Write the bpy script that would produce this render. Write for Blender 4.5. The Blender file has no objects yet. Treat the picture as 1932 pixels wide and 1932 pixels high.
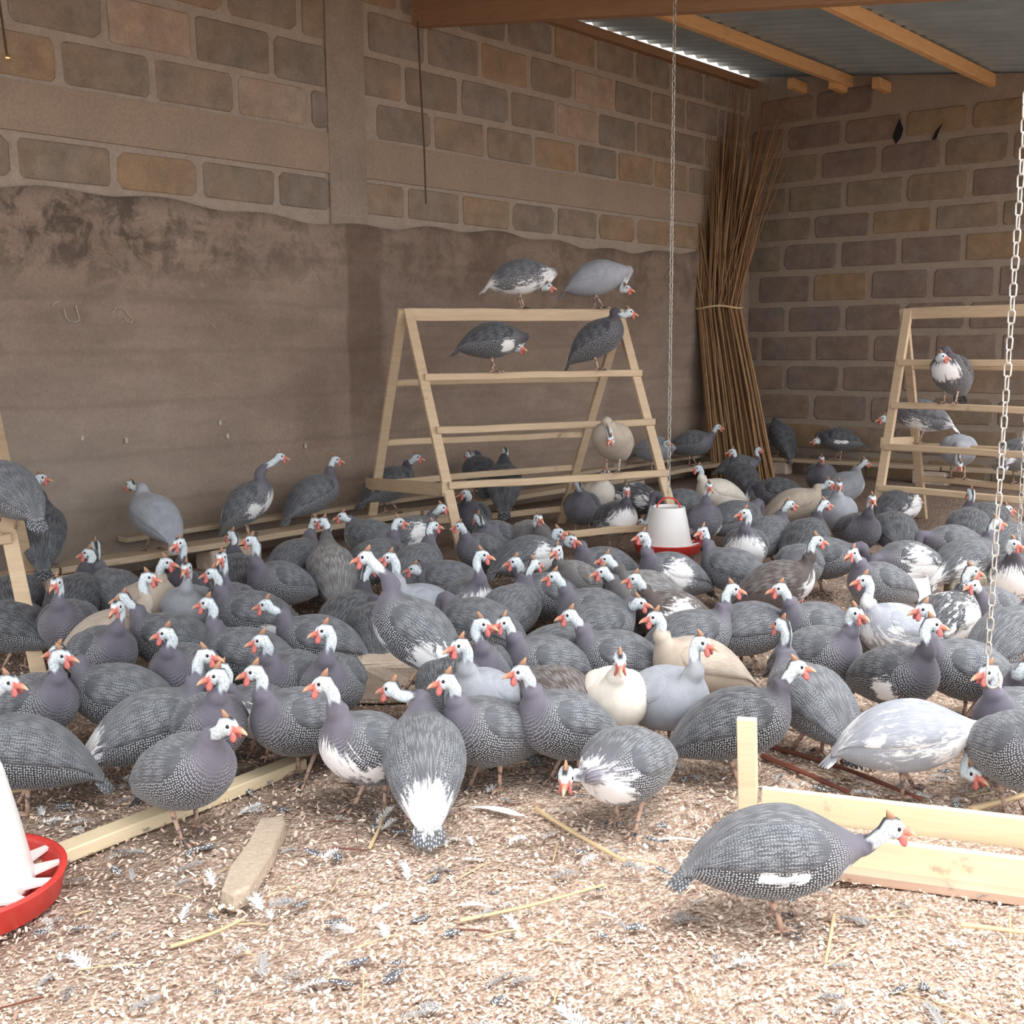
import bpy, bmesh, random
import numpy as np
from math import *
from mathutils import Matrix, Vector
random.seed(7); rng = np.random.default_rng(7)
COL = bpy.context.scene.collection
SC = bpy.context.scene

# ------------------------------------------------------------------ camera
F = 2100.0; CAMH = 1.25; PITCH = atan(316/F); ROLL = radians(-0.5)
def _rx(a): return np.array([[1,0,0],[0,cos(a),-sin(a)],[0,sin(a),cos(a)]])
def _rz(a): return np.array([[cos(a),-sin(a),0],[sin(a),cos(a),0],[0,0,1]])
CM = _rx(pi/2-PITCH) @ _rz(ROLL); CO = np.array([0,0,CAMH])
cd = bpy.data.cameras.new('camera'); cam = bpy.data.objects.new('camera', cd); COL.objects.link(cam)
cd.sensor_width = 36; cd.lens = 36*F/1932; cd.clip_start = .05; cd.clip_end = 200
mw = Matrix.Identity(4)
for i in range(3):
    for j in range(3): mw[i][j] = CM[i,j]
    mw[i][3] = CO[i]
cam.matrix_world = mw; SC.camera = cam
# ------------------------------------------------------------------ light
SC.view_settings.view_transform = 'Standard'; SC.view_settings.look = 'None'
SC.view_settings.gamma = 1; SC.view_settings.use_curve_mapping = False
SC.view_settings.exposure = 0.35
W = bpy.data.worlds.new('overcast_sky'); SC.world = W; W.use_nodes = True
bg = W.node_tree.nodes['Background']; bg.inputs[0].default_value = (.95,.98,1.0,1); bg.inputs[1].default_value = 2.2

sl = bpy.data.lights.new('veiled_sun','SUN'); sl.energy = 2.6; sl.angle = radians(38); sl.color = (1,.97,.92)
so = bpy.data.objects.new('veiled_sun', sl); COL.objects.link(so); so.location = (6,-4,9)
so.rotation_euler = Vector((-.255,.20,-.94)).to_track_quat('-Z','Y').to_euler()

# ------------------------------------------------------------------ geometry of the place
def ray(x,y): return CM @ np.array([(x-966)/F, -(y-966)/F, -1.0])
def flo(x,y,z=0.0):
    d = ray(x,y); return CO + d*((z-CAMH)/d[2])
def proj(P):
    q = CM.T @ (np.asarray(P,float)-CO); return 966-F*q[0]/q[2], 966+F*q[1]/q[2]
def atdepth(x,y,dep):
    return CO + ray(x,y)*dep
def depth(P): return -(CM.T @ (np.asarray(P,float)-CO))[2]
CN = flo(1400,880)                                     # inner corner of the two block walls
UL = -ray(2866,633); UL[2] = 0; UL /= np.linalg.norm(UL)     # along the left wall towards the camera
UR = -ray(-1700,674); UR[2] = 0; UR /= np.linalg.norm(UR)    # along the back wall towards the right
NL = np.array([-UL[1],UL[0],0]);  NL = NL if NL@(CO-CN)>0 else -NL
NR = np.array([-UR[1],UR[0],0]);  NR = NR if NR@(CO-CN)>0 else -NR
UP = np.array([0,0,1.0])
SLOPE = .136

# ------------------------------------------------------------------ helpers
def setp(o, label=None, cat=None, group=None, kind=None):
    if label: o['label'] = label
    if cat: o['category'] = cat
    if group: o['group'] = group
    if kind: o['kind'] = kind
    return o
def link(o, parent=None):
    COL.objects.link(o)
    if parent is not None: o.parent = parent
    return o
def mesh(name, verts, faces, mat=None, smooth=False):
    m = bpy.data.meshes.new(name); m.from_pydata([tuple(map(float,v)) for v in verts], [], [tuple(int(i) for i in f) for f in faces]); 
    if mat: m.materials.append(mat)
    if smooth: m.polygons.foreach_set('use_smooth', np.ones(len(m.polygons),bool))
    m.update(); return m
def obj(name, me, parent=None): return link(bpy.data.objects.new(name, me), parent)
def empty(name, loc, rz=0):
    o = bpy.data.objects.new(name, None); o.location = tuple(map(float,loc)); o.rotation_euler = (0,0,rz)
    o.empty_display_size = .05; return link(o)
class MB:
    def __init__(s): s.v=[]; s.f=[]
    def add(s, v, f):
        n=len(s.v); s.v += [tuple(map(float,p)) for p in v]; s.f += [tuple(i+n for i in q) for q in f]
    def beam(s, a, b, w, h, up=UP, bev=.1, jit=0):          # timber from a to b: w sideways, h along up, chamfered
        a=np.asarray(a,float); b=np.asarray(b,float); t=b-a; t/=np.linalg.norm(t)
        sd=np.cross(t,up); sd/=np.linalg.norm(sd); u=np.cross(sd,t)
        c=min(w,h)*bev; o=[(-w/2+c,-h/2),(w/2-c,-h/2),(w/2,-h/2+c),(w/2,h/2-c),(w/2-c,h/2),(-w/2+c,h/2),(-w/2,h/2-c),(-w/2,-h/2+c)]
        n=1 if not jit else max(2,int(np.linalg.norm(b-a)/.22)); v=[]; f=[]
        for k in range(n+1):
            p=a+(b-a)*k/n; j=[random.uniform(-jit,jit) for _ in range(2)] if jit and 0<k<n else [0,0]
            v += [p+sd*(x+j[0])+u*(y+j[1]) for x,y in o]
        for k in range(n):
            for i in range(8): f.append((k*8+i,k*8+(i+1)%8,k*8+8+(i+1)%8,k*8+8+i))
        f.append(tuple(range(7,-1,-1))); f.append(tuple(range(n*8,n*8+8))); s.add(v,f); return s
    def tube(s, pts, rad, n=6, cap=True):
        pts=[np.asarray(p,float) for p in pts]; L=len(pts); rad=rad if hasattr(rad,'__len__') else [rad]*L
        ref=None; v=[]; f=[]
        for k in range(L):
            t=pts[min(k+1,L-1)]-pts[max(k-1,0)]; t/= (np.linalg.norm(t)+1e-12)
            if ref is None: ref=np.cross(t,[0,0,1.0]); ref = ref if np.linalg.norm(ref)>1e-3 else np.cross(t,[1.0,0,0])
            ref=ref-t*(ref@t); ref/=np.linalg.norm(ref); q=np.cross(t,ref)
            for i in range(n):
                a=2*pi*i/n; v.append(pts[k]+rad[k]*(cos(a)*ref+sin(a)*q))
        for k in range(L-1):
            for i in range(n): f.append((k*n+i,k*n+(i+1)%n,k*n+n+(i+1)%n,k*n+n+i))
        if cap: f.append(tuple(range(n-1,-1,-1))); f.append(tuple(range((L-1)*n,L*n)))
        s.add(v,f); return s
    def lathe(s, prof, n=40, c=(0,0,0)):
        v=[]; f=[]
        for r,z in prof:
            for i in range(n): v.append((c[0]+r*cos(2*pi*i/n), c[1]+r*sin(2*pi*i/n), c[2]+z))
        for k in range(len(prof)-1):
            for i in range(n): f.append((k*n+i,k*n+(i+1)%n,k*n+n+(i+1)%n,k*n+n+i))
        s.add(v,f); return s
    def build(s, name, mat, parent=None, smooth=False):
        return obj(name, mesh(name, s.v, s.f, mat, smooth), parent)

# ------------------------------------------------------------------ materials
def newmat(name):
    m=bpy.data.materials.new(name); m.use_nodes=True; nt=m.node_tree
    return m, nt, nt.nodes['Principled BSDF']
def N(nt, t, **kw):
    n=nt.nodes.new(t)
    for k,v in kw.items(): setattr(n,k,v)
    return n
def ramp(nt, fac, stops, interp='LINEAR'):
    r=N(nt,'ShaderNodeValToRGB'); r.color_ramp.interpolation=interp; e=r.color_ramp.elements
    while len(e)<len(stops): e.new(.5)
    for i,(p,c) in enumerate(stops):
        e[i].position=p; e[i].color=(*c,1) if len(c)==3 else c
    nt.links.new(fac, r.inputs[0]); return r.outputs[0]
def g(v): return (v,v,v)
def noise(nt, scale, detail=4, rough=.6, vec=None, dist=0):
    n=N(nt,'ShaderNodeTexNoise'); n.inputs['Scale'].default_value=scale; n.inputs['Detail'].default_value=detail
    n.inputs['Roughness'].default_value=rough; n.inputs['Distortion'].default_value=dist
    if vec is not None: nt.links.new(vec, n.inputs['Vector'])
    return n.outputs['Fac']
def mixc(nt, fac, a, b, mode='MIX'):
    m=N(nt,'ShaderNodeMix', data_type='RGBA', blend_type=mode)
    for s,v in ((0,fac),(6,a),(7,b)):
        if hasattr(v,'is_linked') or isinstance(v,bpy.types.NodeSocket): nt.links.new(v,m.inputs[s])
        elif s==0: m.inputs[0].default_value=v
        else: m.inputs[s].default_value=(*v,1)
    return m.outputs[2]
def mth(nt, op, a, b=None, c=None, clamp=False):
    m=N(nt,'ShaderNodeMath', operation=op, use_clamp=clamp)
    for i,v in enumerate((a,b,c)):
        if v is None: continue
        if isinstance(v,bpy.types.NodeSocket): nt.links.new(v,m.inputs[i])
        else: m.inputs[i].default_value=v
    return m.outputs[0]
def smooth(nt, v, lo, hi):
    m=N(nt,'ShaderNodeMapRange', interpolation_type='SMOOTHSTEP'); nt.links.new(v,m.inputs[0])
    m.inputs[1].default_value=lo; m.inputs[2].default_value=hi; return m.outputs[0]
def bump(nt, b, h, strength=.4, dist=.01):
    n=N(nt,'ShaderNodeBump'); n.inputs['Strength'].default_value=strength; n.inputs['Distance'].default_value=dist
    nt.links.new(h,n.inputs['Height']); nt.links.new(n.outputs[0],b.inputs['Normal'])
def pos(nt): return N(nt,'ShaderNodeNewGeometry').outputs['Position']
def objc(nt): return N(nt,'ShaderNodeTexCoord').outputs['Object']
def rnd(nt): return N(nt,'ShaderNodeObjectInfo').outputs['Random']
def plain(name, col, rough=.6, metal=0, var=.12, scale=30):
    m,nt,b=newmat(name); n=noise(nt,scale,4,.6,objc(nt))
    lo=tuple(c*(1-var) for c in col); hi=tuple(min(1,c*(1+var)) for c in col)
    nt.links.new(ramp(nt,n,[(.3,lo),(.7,hi)]), b.inputs['Base Color']); b.inputs['Roughness'].default_value=rough; b.inputs['Metallic'].default_value=metal
    return m
def attr(nt,name):
    a=N(nt,'ShaderNodeAttribute'); a.attribute_name=name; return a

def mat_block(name, stops, stain=.35):
    m,nt,b=newmat(name); p=pos(nt)
    base=ramp(nt, rnd(nt), stops, 'CONSTANT')
    n1=noise(nt,7,5,.65,p); n2=noise(nt,90,3,.6,p)
    c=mixc(nt, .55, base, ramp(nt,n1,[(.3,g(.55)),(.7,g(1.35))]), 'MULTIPLY')
    c=mixc(nt, .35, c, ramp(nt,n2,[(.3,g(.6)),(.7,g(1.3))]), 'MULTIPLY')
    n5=noise(nt,3.1,3,.6,p); c=mixc(nt,.6,c,ramp(nt,n5,[(.35,(.92,1.0,1.06)),(.65,(1.12,1.0,.88))]),'MULTIPLY')
    nt.links.new(c,b.inputs['Base Color']); b.inputs['Roughness'].default_value=.95; b.inputs['Specular IOR Level'].default_value=.1
    bump(nt,b,n2,.5,.006); return m
def mat_rough(name, a, c2, scale=5, fine=70, bstr=.5, bd=.006):
    m,nt,b=newmat(name); p=pos(nt); n1=noise(nt,scale,6,.65,p); n2=noise(nt,fine,3,.65,p)
    c=mixc(nt,.4,ramp(nt,n1,[(.3,a),(.7,c2)]),ramp(nt,n2,[(.3,g(.65)),(.7,g(1.25))]),'MULTIPLY')
    nt.links.new(c,b.inputs['Base Color']); b.inputs['Roughness'].default_value=.95; b.inputs['Specular IOR Level'].default_value=.1
    bump(nt,b,n2,bstr,bd); return m
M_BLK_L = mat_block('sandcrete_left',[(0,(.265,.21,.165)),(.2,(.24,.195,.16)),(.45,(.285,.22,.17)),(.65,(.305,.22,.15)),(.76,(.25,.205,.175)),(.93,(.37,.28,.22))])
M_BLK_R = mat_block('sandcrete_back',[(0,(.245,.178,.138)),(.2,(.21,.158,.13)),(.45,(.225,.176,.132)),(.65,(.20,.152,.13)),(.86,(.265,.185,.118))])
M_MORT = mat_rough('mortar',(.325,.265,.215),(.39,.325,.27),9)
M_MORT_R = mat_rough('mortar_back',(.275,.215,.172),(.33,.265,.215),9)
M_BAND = mat_rough('ring_beam_concrete',(.29,.225,.175),(.35,.265,.205),3,60,.3)
def mat_plaster():
    m,nt,b=newmat('stained_plaster'); p=pos(nt); sx=N(nt,'ShaderNodeSeparateXYZ'); nt.links.new(p,sx.inputs[0]); z=sx.outputs[2]
    n1=noise(nt,1.6,7,.7,p); n2=noise(nt,60,4,.65,p); n3=noise(nt,6,6,.75,p,.6)
    mp=N(nt,'ShaderNodeMapping'); mp.inputs['Scale'].default_value=(1.2,1.2,4.5); nt.links.new(p,mp.inputs[0])
    n4=noise(nt,1.6,5,.6,mp.outputs[0])
    c=ramp(nt,n1,[(.25,(.255,.185,.145)),(.5,(.32,.238,.19)),(.75,(.36,.27,.215))])
    c=mixc(nt,.55,c,ramp(nt,n4,[(.35,g(.72)),(.6,g(1.12))]),'MULTIPLY')
    c=mixc(nt,.35,c,ramp(nt,n2,[(.3,g(.6)),(.7,g(1.25))]),'MULTIPLY')
    dt=N(nt,'ShaderNodeVectorMath',operation='DOT_PRODUCT'); nt.links.new(p,dt.inputs[0]); dt.inputs[1].default_value=tuple(UL); TT_=mth(nt,'SUBTRACT',dt.outputs['Value'],float(CN@UL))
    # weathered mould band under the block course
    top=smooth(nt,z,1.45,1.85); n7=noise(nt,3.2,5,.7,p); k=mth(nt,'MULTIPLY',mth(nt,'ADD',mth(nt,'MULTIPLY',top,mth(nt,'ADD',.30,mth(nt,'MULTIPLY',smooth(nt,TT_,5.3,7.0),.34))),.10),smooth(nt,mth(nt,'ADD',mth(nt,'MULTIPLY',n3,.55),mth(nt,'MULTIPLY',n7,.5)),.47,.60))
    c=mixc(nt,k,c,(.05,.042,.034))
    # damp stain where the column runs down behind the render, faint old course lines, dark scuffs
    dt=N(nt,'ShaderNodeVectorMath',operation='DOT_PRODUCT'); nt.links.new(p,dt.inputs[0]); dt.inputs[1].default_value=tuple(UL); tt=mth(nt,'SUBTRACT',dt.outputs['Value'],float(CN@UL))
    col=mth(nt,'MULTIPLY',smooth(nt,mth(nt,'ADD',tt,mth(nt,'MULTIPLY',n3,.10)),4.86,4.95),mth(nt,'SUBTRACT',1.0,smooth(nt,mth(nt,'ADD',tt,mth(nt,'MULTIPLY',n3,.06)),5.17,5.21)))
    c=mixc(nt,mth(nt,'MULTIPLY',col,mth(nt,'MULTIPLY',smooth(nt,z,.25,1.1),.55)),c,(.115,.075,.055))
    br=mth(nt,'MULTIPLY',mth(nt,'SUBTRACT',1.0,smooth(nt,tt,4.3,5.0)),mth(nt,'MULTIPLY',smooth(nt,z,.9,1.75),smooth(nt,n1,.36,.62))); c=mixc(nt,mth(nt,'MULTIPLY',br,.55),c,(.135,.090,.064))
    gr=mth(nt,'MULTIPLY',smooth(nt,tt,5.2,8.0),mth(nt,'SUBTRACT',1.0,smooth(nt,z,.3,1.5))); c=mixc(nt,mth(nt,'MULTIPLY',gr,.55),c,(.30,.275,.24))
    wv=mth(nt,'ABSOLUTE',mth(nt,'SUBTRACT',mth(nt,'FRACT',mth(nt,'ADD',mth(nt,'MULTIPLY',z,3.52),mth(nt,'MULTIPLY',n1,.35))),.5))
    c=mixc(nt,mth(nt,'MULTIPLY',mth(nt,'SUBTRACT',1.0,smooth(nt,wv,.0,.10)),mth(nt,'MULTIPLY',n4,.38)),c,(.13,.095,.072))
    sc=noise(nt,26,6,.8,p,.5); c=mixc(nt,mth(nt,'MULTIPLY',smooth(nt,sc,.60,.72),mth(nt,'MULTIPLY',smooth(nt,z,.2,1.6),.5)),c,(.085,.06,.046))
    pale=smooth(nt,noise(nt,3.4,5,.7,p),.50,.85); c=mixc(nt,mth(nt,'MULTIPLY',pale,.45),c,(.38,.33,.29))
    nt.links.new(c,b.inputs['Base Color']); b.inputs['Roughness'].default_value=.95; b.inputs['Specular IOR Level'].default_value=.1
    bump(nt,b,mth(nt,'ADD',n2,mth(nt,'MULTIPLY',n3,1.5)),.6,.01); return m
M_PLAS = mat_plaster()
M_COLU = mat_rough('column_concrete',(.25,.20,.16),(.34,.275,.225),4,50)
def mat_wood(name,a,c2,rough=.7,scale=(3,3,30)):
    m,nt,b=newmat(name); mp=N(nt,'ShaderNodeMapping'); mp.inputs['Scale'].default_value=scale; nt.links.new(objc(nt),mp.inputs[0])
    r=rnd(nt); n1=noise(nt,2,5,.6,mp.outputs[0],.4); n2=noise(nt,5,5,.7,objc(nt))
    c=ramp(nt,n1,[(.25,a),(.75,c2)]); c=mixc(nt,.5,c,ramp(nt,r,[(0,g(.78)),(1,g(1.12))]),'MULTIPLY')
    c=mixc(nt,mth(nt,'MULTIPLY',smooth(nt,n2,.62,.72),.55),c,(.16,.12,.09))
    nt.links.new(c,b.inputs['Base Color']); b.inputs['Roughness'].default_value=rough; bump(nt,b,n1,.2,.004); return m
M_PERCH = mat_wood('pale_sawn_timber',(.46,.33,.215),(.60,.45,.30))
M_ROOFW = mat_wood('orange_roof_timber',(.58,.32,.135),(.72,.43,.20))
M_RAFT = mat_wood('brown_rafter_timber',(.25,.135,.068),(.33,.185,.10))
M_NEWW = mat_wood('new_white_timber',(.72,.58,.38),(.82,.68,.47))
M_OLDW = mat_wood('dusty_timber',(.40,.30,.21),(.52,.41,.29))
M_REED = None
def mat_reed():
    m,nt,b=newmat('dry_reed'); c=ramp(nt,rnd(nt),[(0,(.13,.06,.028)),(.25,(.24,.125,.055)),(.5,(.34,.195,.085)),(.75,(.20,.095,.048)),(1,(.42,.27,.13))])
    n=noise(nt,14,4,.6,pos(nt)); c=mixc(nt,.5,c,ramp(nt,n,[(.3,g(.6)),(.7,g(1.25))]),'MULTIPLY')
    nt.links.new(c,b.inputs['Base Color']); b.inputs['Roughness'].default_value=.75; return m
M_REED = mat_reed()
def mat_roof():
    m,nt,b=newmat('galvanised_sheet'); n=noise(nt,3,5,.6,pos(nt))
    nt.links.new(ramp(nt,n,[(.3,(.30,.36,.385)),(.7,(.40,.465,.49))]),b.inputs['Base Color'])
    b.inputs['Metallic'].default_value=.35; b.inputs['Roughness'].default_value=.45; return m
M_SHEET = mat_roof()
def mat_floor():
    m,nt,b=newmat('wood_shaving_litter'); p=pos(nt)
    mp=N(nt,'ShaderNodeMapping'); mp.inputs['Scale'].default_value=(1,1,.2); nt.links.new(p,mp.inputs[0])
    v=N(nt,'ShaderNodeTexVoronoi'); v.inputs['Scale'].default_value=95; nt.links.new(mp.outputs[0],v.inputs['Vector'])
    sc=N(nt,'ShaderNodeSeparateColor'); nt.links.new(v.outputs['Color'],sc.inputs[0])
    c=ramp(nt,sc.outputs[0],[(0,(.36,.235,.165)),(.25,(.54,.385,.285)),(.6,(.66,.50,.38)),(.85,(.76,.60,.47)),(1,(.84,.71,.58))])
    n1=noise(nt,2.2,6,.7,p); n2=noise(nt,22,5,.7,p)
    c=mixc(nt,.6,c,ramp(nt,n1,[(.3,(.72,.67,.63)),(.65,(1.2,1.17,1.14))]),'MULTIPLY')
    c=mixc(nt,.5,c,ramp(nt,n2,[(.3,g(.55)),(.7,g(1.25))]),'MULTIPLY')
    d=v.outputs['Distance']; c=mixc(nt,.5,c,ramp(nt,d,[(0,g(1.1)),(.9,g(.6))]),'MULTIPLY')
    # trodden, soiled litter under the flock, with shade painted in towards the left wall
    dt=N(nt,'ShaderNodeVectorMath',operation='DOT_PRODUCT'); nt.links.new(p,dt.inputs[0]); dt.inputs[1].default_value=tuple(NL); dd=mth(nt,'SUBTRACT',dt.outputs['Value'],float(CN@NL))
    soil_shade=mth(nt,'SUBTRACT',1.0,smooth(nt,mth(nt,'ADD',dd,mth(nt,'MULTIPLY',mth(nt,'SUBTRACT',n1,.5),2.2)),2.7,4.1))
    c=mixc(nt,mth(nt,'MULTIPLY',soil_shade,.72),c,mixc(nt,.6,(.20,.135,.10),ramp(nt,n2,[(.3,(.13,.085,.062)),(.7,(.30,.21,.155))])))
    c=mixc(nt,1.0,c,(.97,1.0,1.08),'MULTIPLY')
    nt.links.new(c,b.inputs['Base Color']); b.inputs['Roughness'].default_value=.95; b.inputs['Specular IOR Level'].default_value=.1
    bump(nt,b,mth(nt,'ADD',mth(nt,'MULTIPLY',d,-1.0),mth(nt,'MULTIPLY',n2,1.2)),.9,.012); return m
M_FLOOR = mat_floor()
def mat_chip():
    m,nt,b=newmat('wood_chip'); a=attr(nt,'pig'); nt.links.new(a.outputs['Color'],b.inputs['Base Color']); b.inputs['Roughness'].default_value=.9; return m
M_CHIP = mat_chip()
M_STRAW = mat_wood('straw',(.52,.37,.20),(.68,.52,.32),.6)
M_STALK = mat_wood('dark_red_stalk',(.12,.035,.025),(.20,.07,.045),.55)
M_WPLAS = plain('white_plastic',(.80,.77,.76),.35,0,.03,6)
M_RPLAS = plain('red_plastic',(.62,.045,.035),.4,0,.15,10)
M_STEEL = plain('galvanised_steel',(.52,.50,.46),.4,.6,.2,60)
M_RUST = plain('rusty_wire',(.10,.065,.045),.7,.3,.3,40)
M_BRASS = plain('bright_hook',(.85,.62,.32),.25,.9,.1,40)
M_STONE = mat_rough('pale_block_stone',(.50,.40,.32),(.60,.49,.40),6,80)
M_SLAB = mat_rough('broken_slab',(.42,.335,.26),(.50,.41,.33),6,80)
M_POR = mat_rough('porous_block',(.40,.36,.28),(.55,.50,.40),25,60,.9,.02)
# plumage: pigment, with some painted sky light, lives in mesh attributes, pearls and vermiculation are drawn on the surface UVs
def mat_plumage():
    m,nt,b=newmat('plumage'); uv=N(nt,'ShaderNodeTexCoord').outputs['UV']; p=objc(nt)
    pig=attr(nt,'pig').outputs['Color']; zz=attr(nt,'zone'); sc=N(nt,'ShaderNodeSeparateColor'); nt.links.new(zz.outputs['Color'],sc.inputs[0])
    dots,wave,white=sc.outputs[0],sc.outputs[1],sc.outputs[2]
    r=rnd(nt)
    v=N(nt,'ShaderNodeTexVoronoi', voronoi_dimensions='2D'); v.inputs['Scale'].default_value=135; v.inputs['Randomness'].default_value=.4; nt.links.new(uv,v.inputs['Vector'])
    dm=mth(nt,'SUBTRACT',1.0,smooth(nt,v.outputs['Distance'],.15,.33))
    mp=N(nt,'ShaderNodeMapping'); mp.inputs['Scale'].default_value=(1.0,.085,1); wob=N(nt,'ShaderNodeTexNoise'); wob.inputs['Scale'].default_value=45; wob.inputs['Detail'].default_value=2; nt.links.new(uv,wob.inputs['Vector'])
    va=N(nt,'ShaderNodeVectorMath',operation='MULTIPLY_ADD'); nt.links.new(wob.outputs['Color'],va.inputs[0]); va.inputs[1].default_value=(.012,.012,0); nt.links.new(uv,va.inputs[2]); nt.links.new(va.outputs[0],mp.inputs[0])
    w=N(nt,'ShaderNodeTexVoronoi', voronoi_dimensions='2D'); w.inputs['Scale'].default_value=190; w.inputs['Randomness'].default_value=.7; nt.links.new(mp.outputs[0],w.inputs['Vector'])
    wm=mth(nt,'SUBTRACT',1.0,smooth(nt,w.outputs['Distance'],.12,.46))
    k=mth(nt,'ADD',mth(nt,'MULTIPLY',dm,dots),mth(nt,'MULTIPLY',wm,wave),clamp=True)
    n1=noise(nt,16,4,.6,p)
    base=mixc(nt,.5,pig,ramp(nt,n1,[(.3,g(.75)),(.7,g(1.25))]),'MULTIPLY')
    c=mixc(nt,k,base,(.70,.72,.77))
    sk=attr(nt,'skin').outputs['Fac']
    fv=N(nt,'ShaderNodeTexVoronoi', voronoi_dimensions='2D'); fv.inputs['Scale'].default_value=85; fv.inputs['Randomness'].default_value=1.0; nt.links.new(uv,fv.inputs['Vector'])
    fs_=N(nt,'ShaderNodeSeparateColor'); nt.links.new(fv.outputs['Color'],fs_.inputs[0])
    fr=mth(nt,'MULTIPLY',mth(nt,'SUBTRACT',1.0,smooth(nt,fv.outputs['Distance'],.12,.32)),mth(nt,'MULTIPLY',smooth(nt,fs_.outputs[0],.42,.55),sk))
    c=mixc(nt,mth(nt,'MULTIPLY',fr,.85),c,(.05,.05,.065))
    mpw=N(nt,'ShaderNodeMapping'); mpw.inputs['Scale'].default_value=(1.6,.55,1); nt.links.new(uv,mpw.inputs[0])
    n2=noise(nt,34,5,.75,mpw.outputs[0],.6)
    wf=smooth(nt,mth(nt,'ADD',white,mth(nt,'MULTIPLY',mth(nt,'SUBTRACT',n2,.5),2.3)),.42,.70)
    c=mixc(nt,wf,c,(.80,.79,.80))
    nt.links.new(c,b.inputs['Base Color']); b.inputs['Roughness'].default_value=.72
    b.inputs['Sheen Weight'].default_value=.15; b.inputs['Specular IOR Level'].default_value=.25
    bump(nt,b,mth(nt,'ADD',n2,mth(nt,'MULTIPLY',k,.4)),.25,.004); return m
M_PLUM = mat_plumage()
def mat_grad(name,a,c2,x0,x1,axis=0,rough=.5):
    m,nt,b=newmat(name); sx=N(nt,'ShaderNodeSeparateXYZ'); nt.links.new(objc(nt),sx.inputs[0])
    nt.links.new(mixc(nt,smooth(nt,sx.outputs[axis],x0,x1),a,c2),b.inputs['Base Color']); b.inputs['Roughness'].default_value=rough; return m
M_BEAK = mat_grad('beak_horn',(.58,.19,.135),(.66,.42,.28),.040,.060)
M_CASQ = mat_grad('casque_horn',(.20,.10,.065),(.44,.23,.125),.022,.044,2)
M_WATT = plain('red_wattle',(.50,.135,.12),.5,0,.2,80)
M_EYE = plain('dark_eye',(.012,.010,.012),.15,0,.1,80)
def mat_leg():
    m,nt,b=newmat('leg_scales'); n=noise(nt,35,3,.6,objc(nt)); a=mixc(nt,rnd(nt),(.36,.24,.19),(.55,.36,.27))
    nt.links.new(mixc(nt,smooth(nt,n,.48,.62),a,(.09,.075,.075)),b.inputs['Base Color']); b.inputs['Roughness'].default_value=.6; return m
M_LEG = mat_leg()
def mat_feather(name,col,spots=False):
    m,nt,b=newmat(name)
    if spots:
        v=N(nt,'ShaderNodeTexVoronoi'); v.inputs['Scale'].default_value=190; v.inputs['Randomness'].default_value=.4; nt.links.new(objc(nt),v.inputs['Vector'])
        nt.links.new(mixc(nt,smooth(nt,v.outputs['Distance'],.28,.42),(.8,.8,.8),(.07,.07,.08)),b.inputs['Base Color'])
    else:
        n=noise(nt,40,3,.6,objc(nt)); nt.links.new(ramp(nt,n,[(.3,tuple(c*.85 for c in col)),(.7,col)]),b.inputs['Base Color'])
    b.inputs['Roughness'].default_value=.8; return m
M_FW = mat_feather('white_down',(.70,.69,.68)); M_FG = mat_feather('grey_down',(.34,.325,.325)); M_FS = mat_feather('spotted_feather',(0,0,0),True)

# ------------------------------------------------------------------ floor
def make_floor():
    xs=np.concatenate([np.linspace(-40,-4.2,10),np.linspace(-4,4,220),np.linspace(4.3,40,10)])
    ys=np.concatenate([np.linspace(-40,.6,10),np.linspace(.8,9,240),np.linspace(9.3,40,10)])
    X,Y=np.meshgrid(xs,ys); rr=np.random.default_rng(3)
    Z=np.zeros_like(X)
    for k in range(26):
        a=rr.uniform(0,2*pi); fq=rr.uniform(4,26); Z+=np.sin((X*cos(a)+Y*sin(a))*fq+rr.uniform(0,6))*.010/ (1+fq*.12)
    Z=Z*.55-.006+rr.normal(0,.0012,Z.shape)
    inside=(np.abs(X)<4.1)&(Y>.7)&(Y<9.1); Z=np.where(inside,np.minimum(Z,.002),-.006)
    v=np.stack([X.ravel(),Y.ravel(),Z.ravel()],1); nx=len(xs); ny=len(ys)
    i=np.arange((nx-1)*(ny-1)); q=(i//(nx-1))*nx+i%(nx-1)
    fs=np.stack([q,q+1,q+nx+1,q+nx],1)
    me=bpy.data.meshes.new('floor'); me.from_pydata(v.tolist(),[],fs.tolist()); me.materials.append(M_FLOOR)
    me.polygons.foreach_set('use_smooth',np.ones(len(me.polygons),bool)); me.update()
    o=obj('floor',me); o['kind']='structure'; return o
FLOOR=make_floor()

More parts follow.
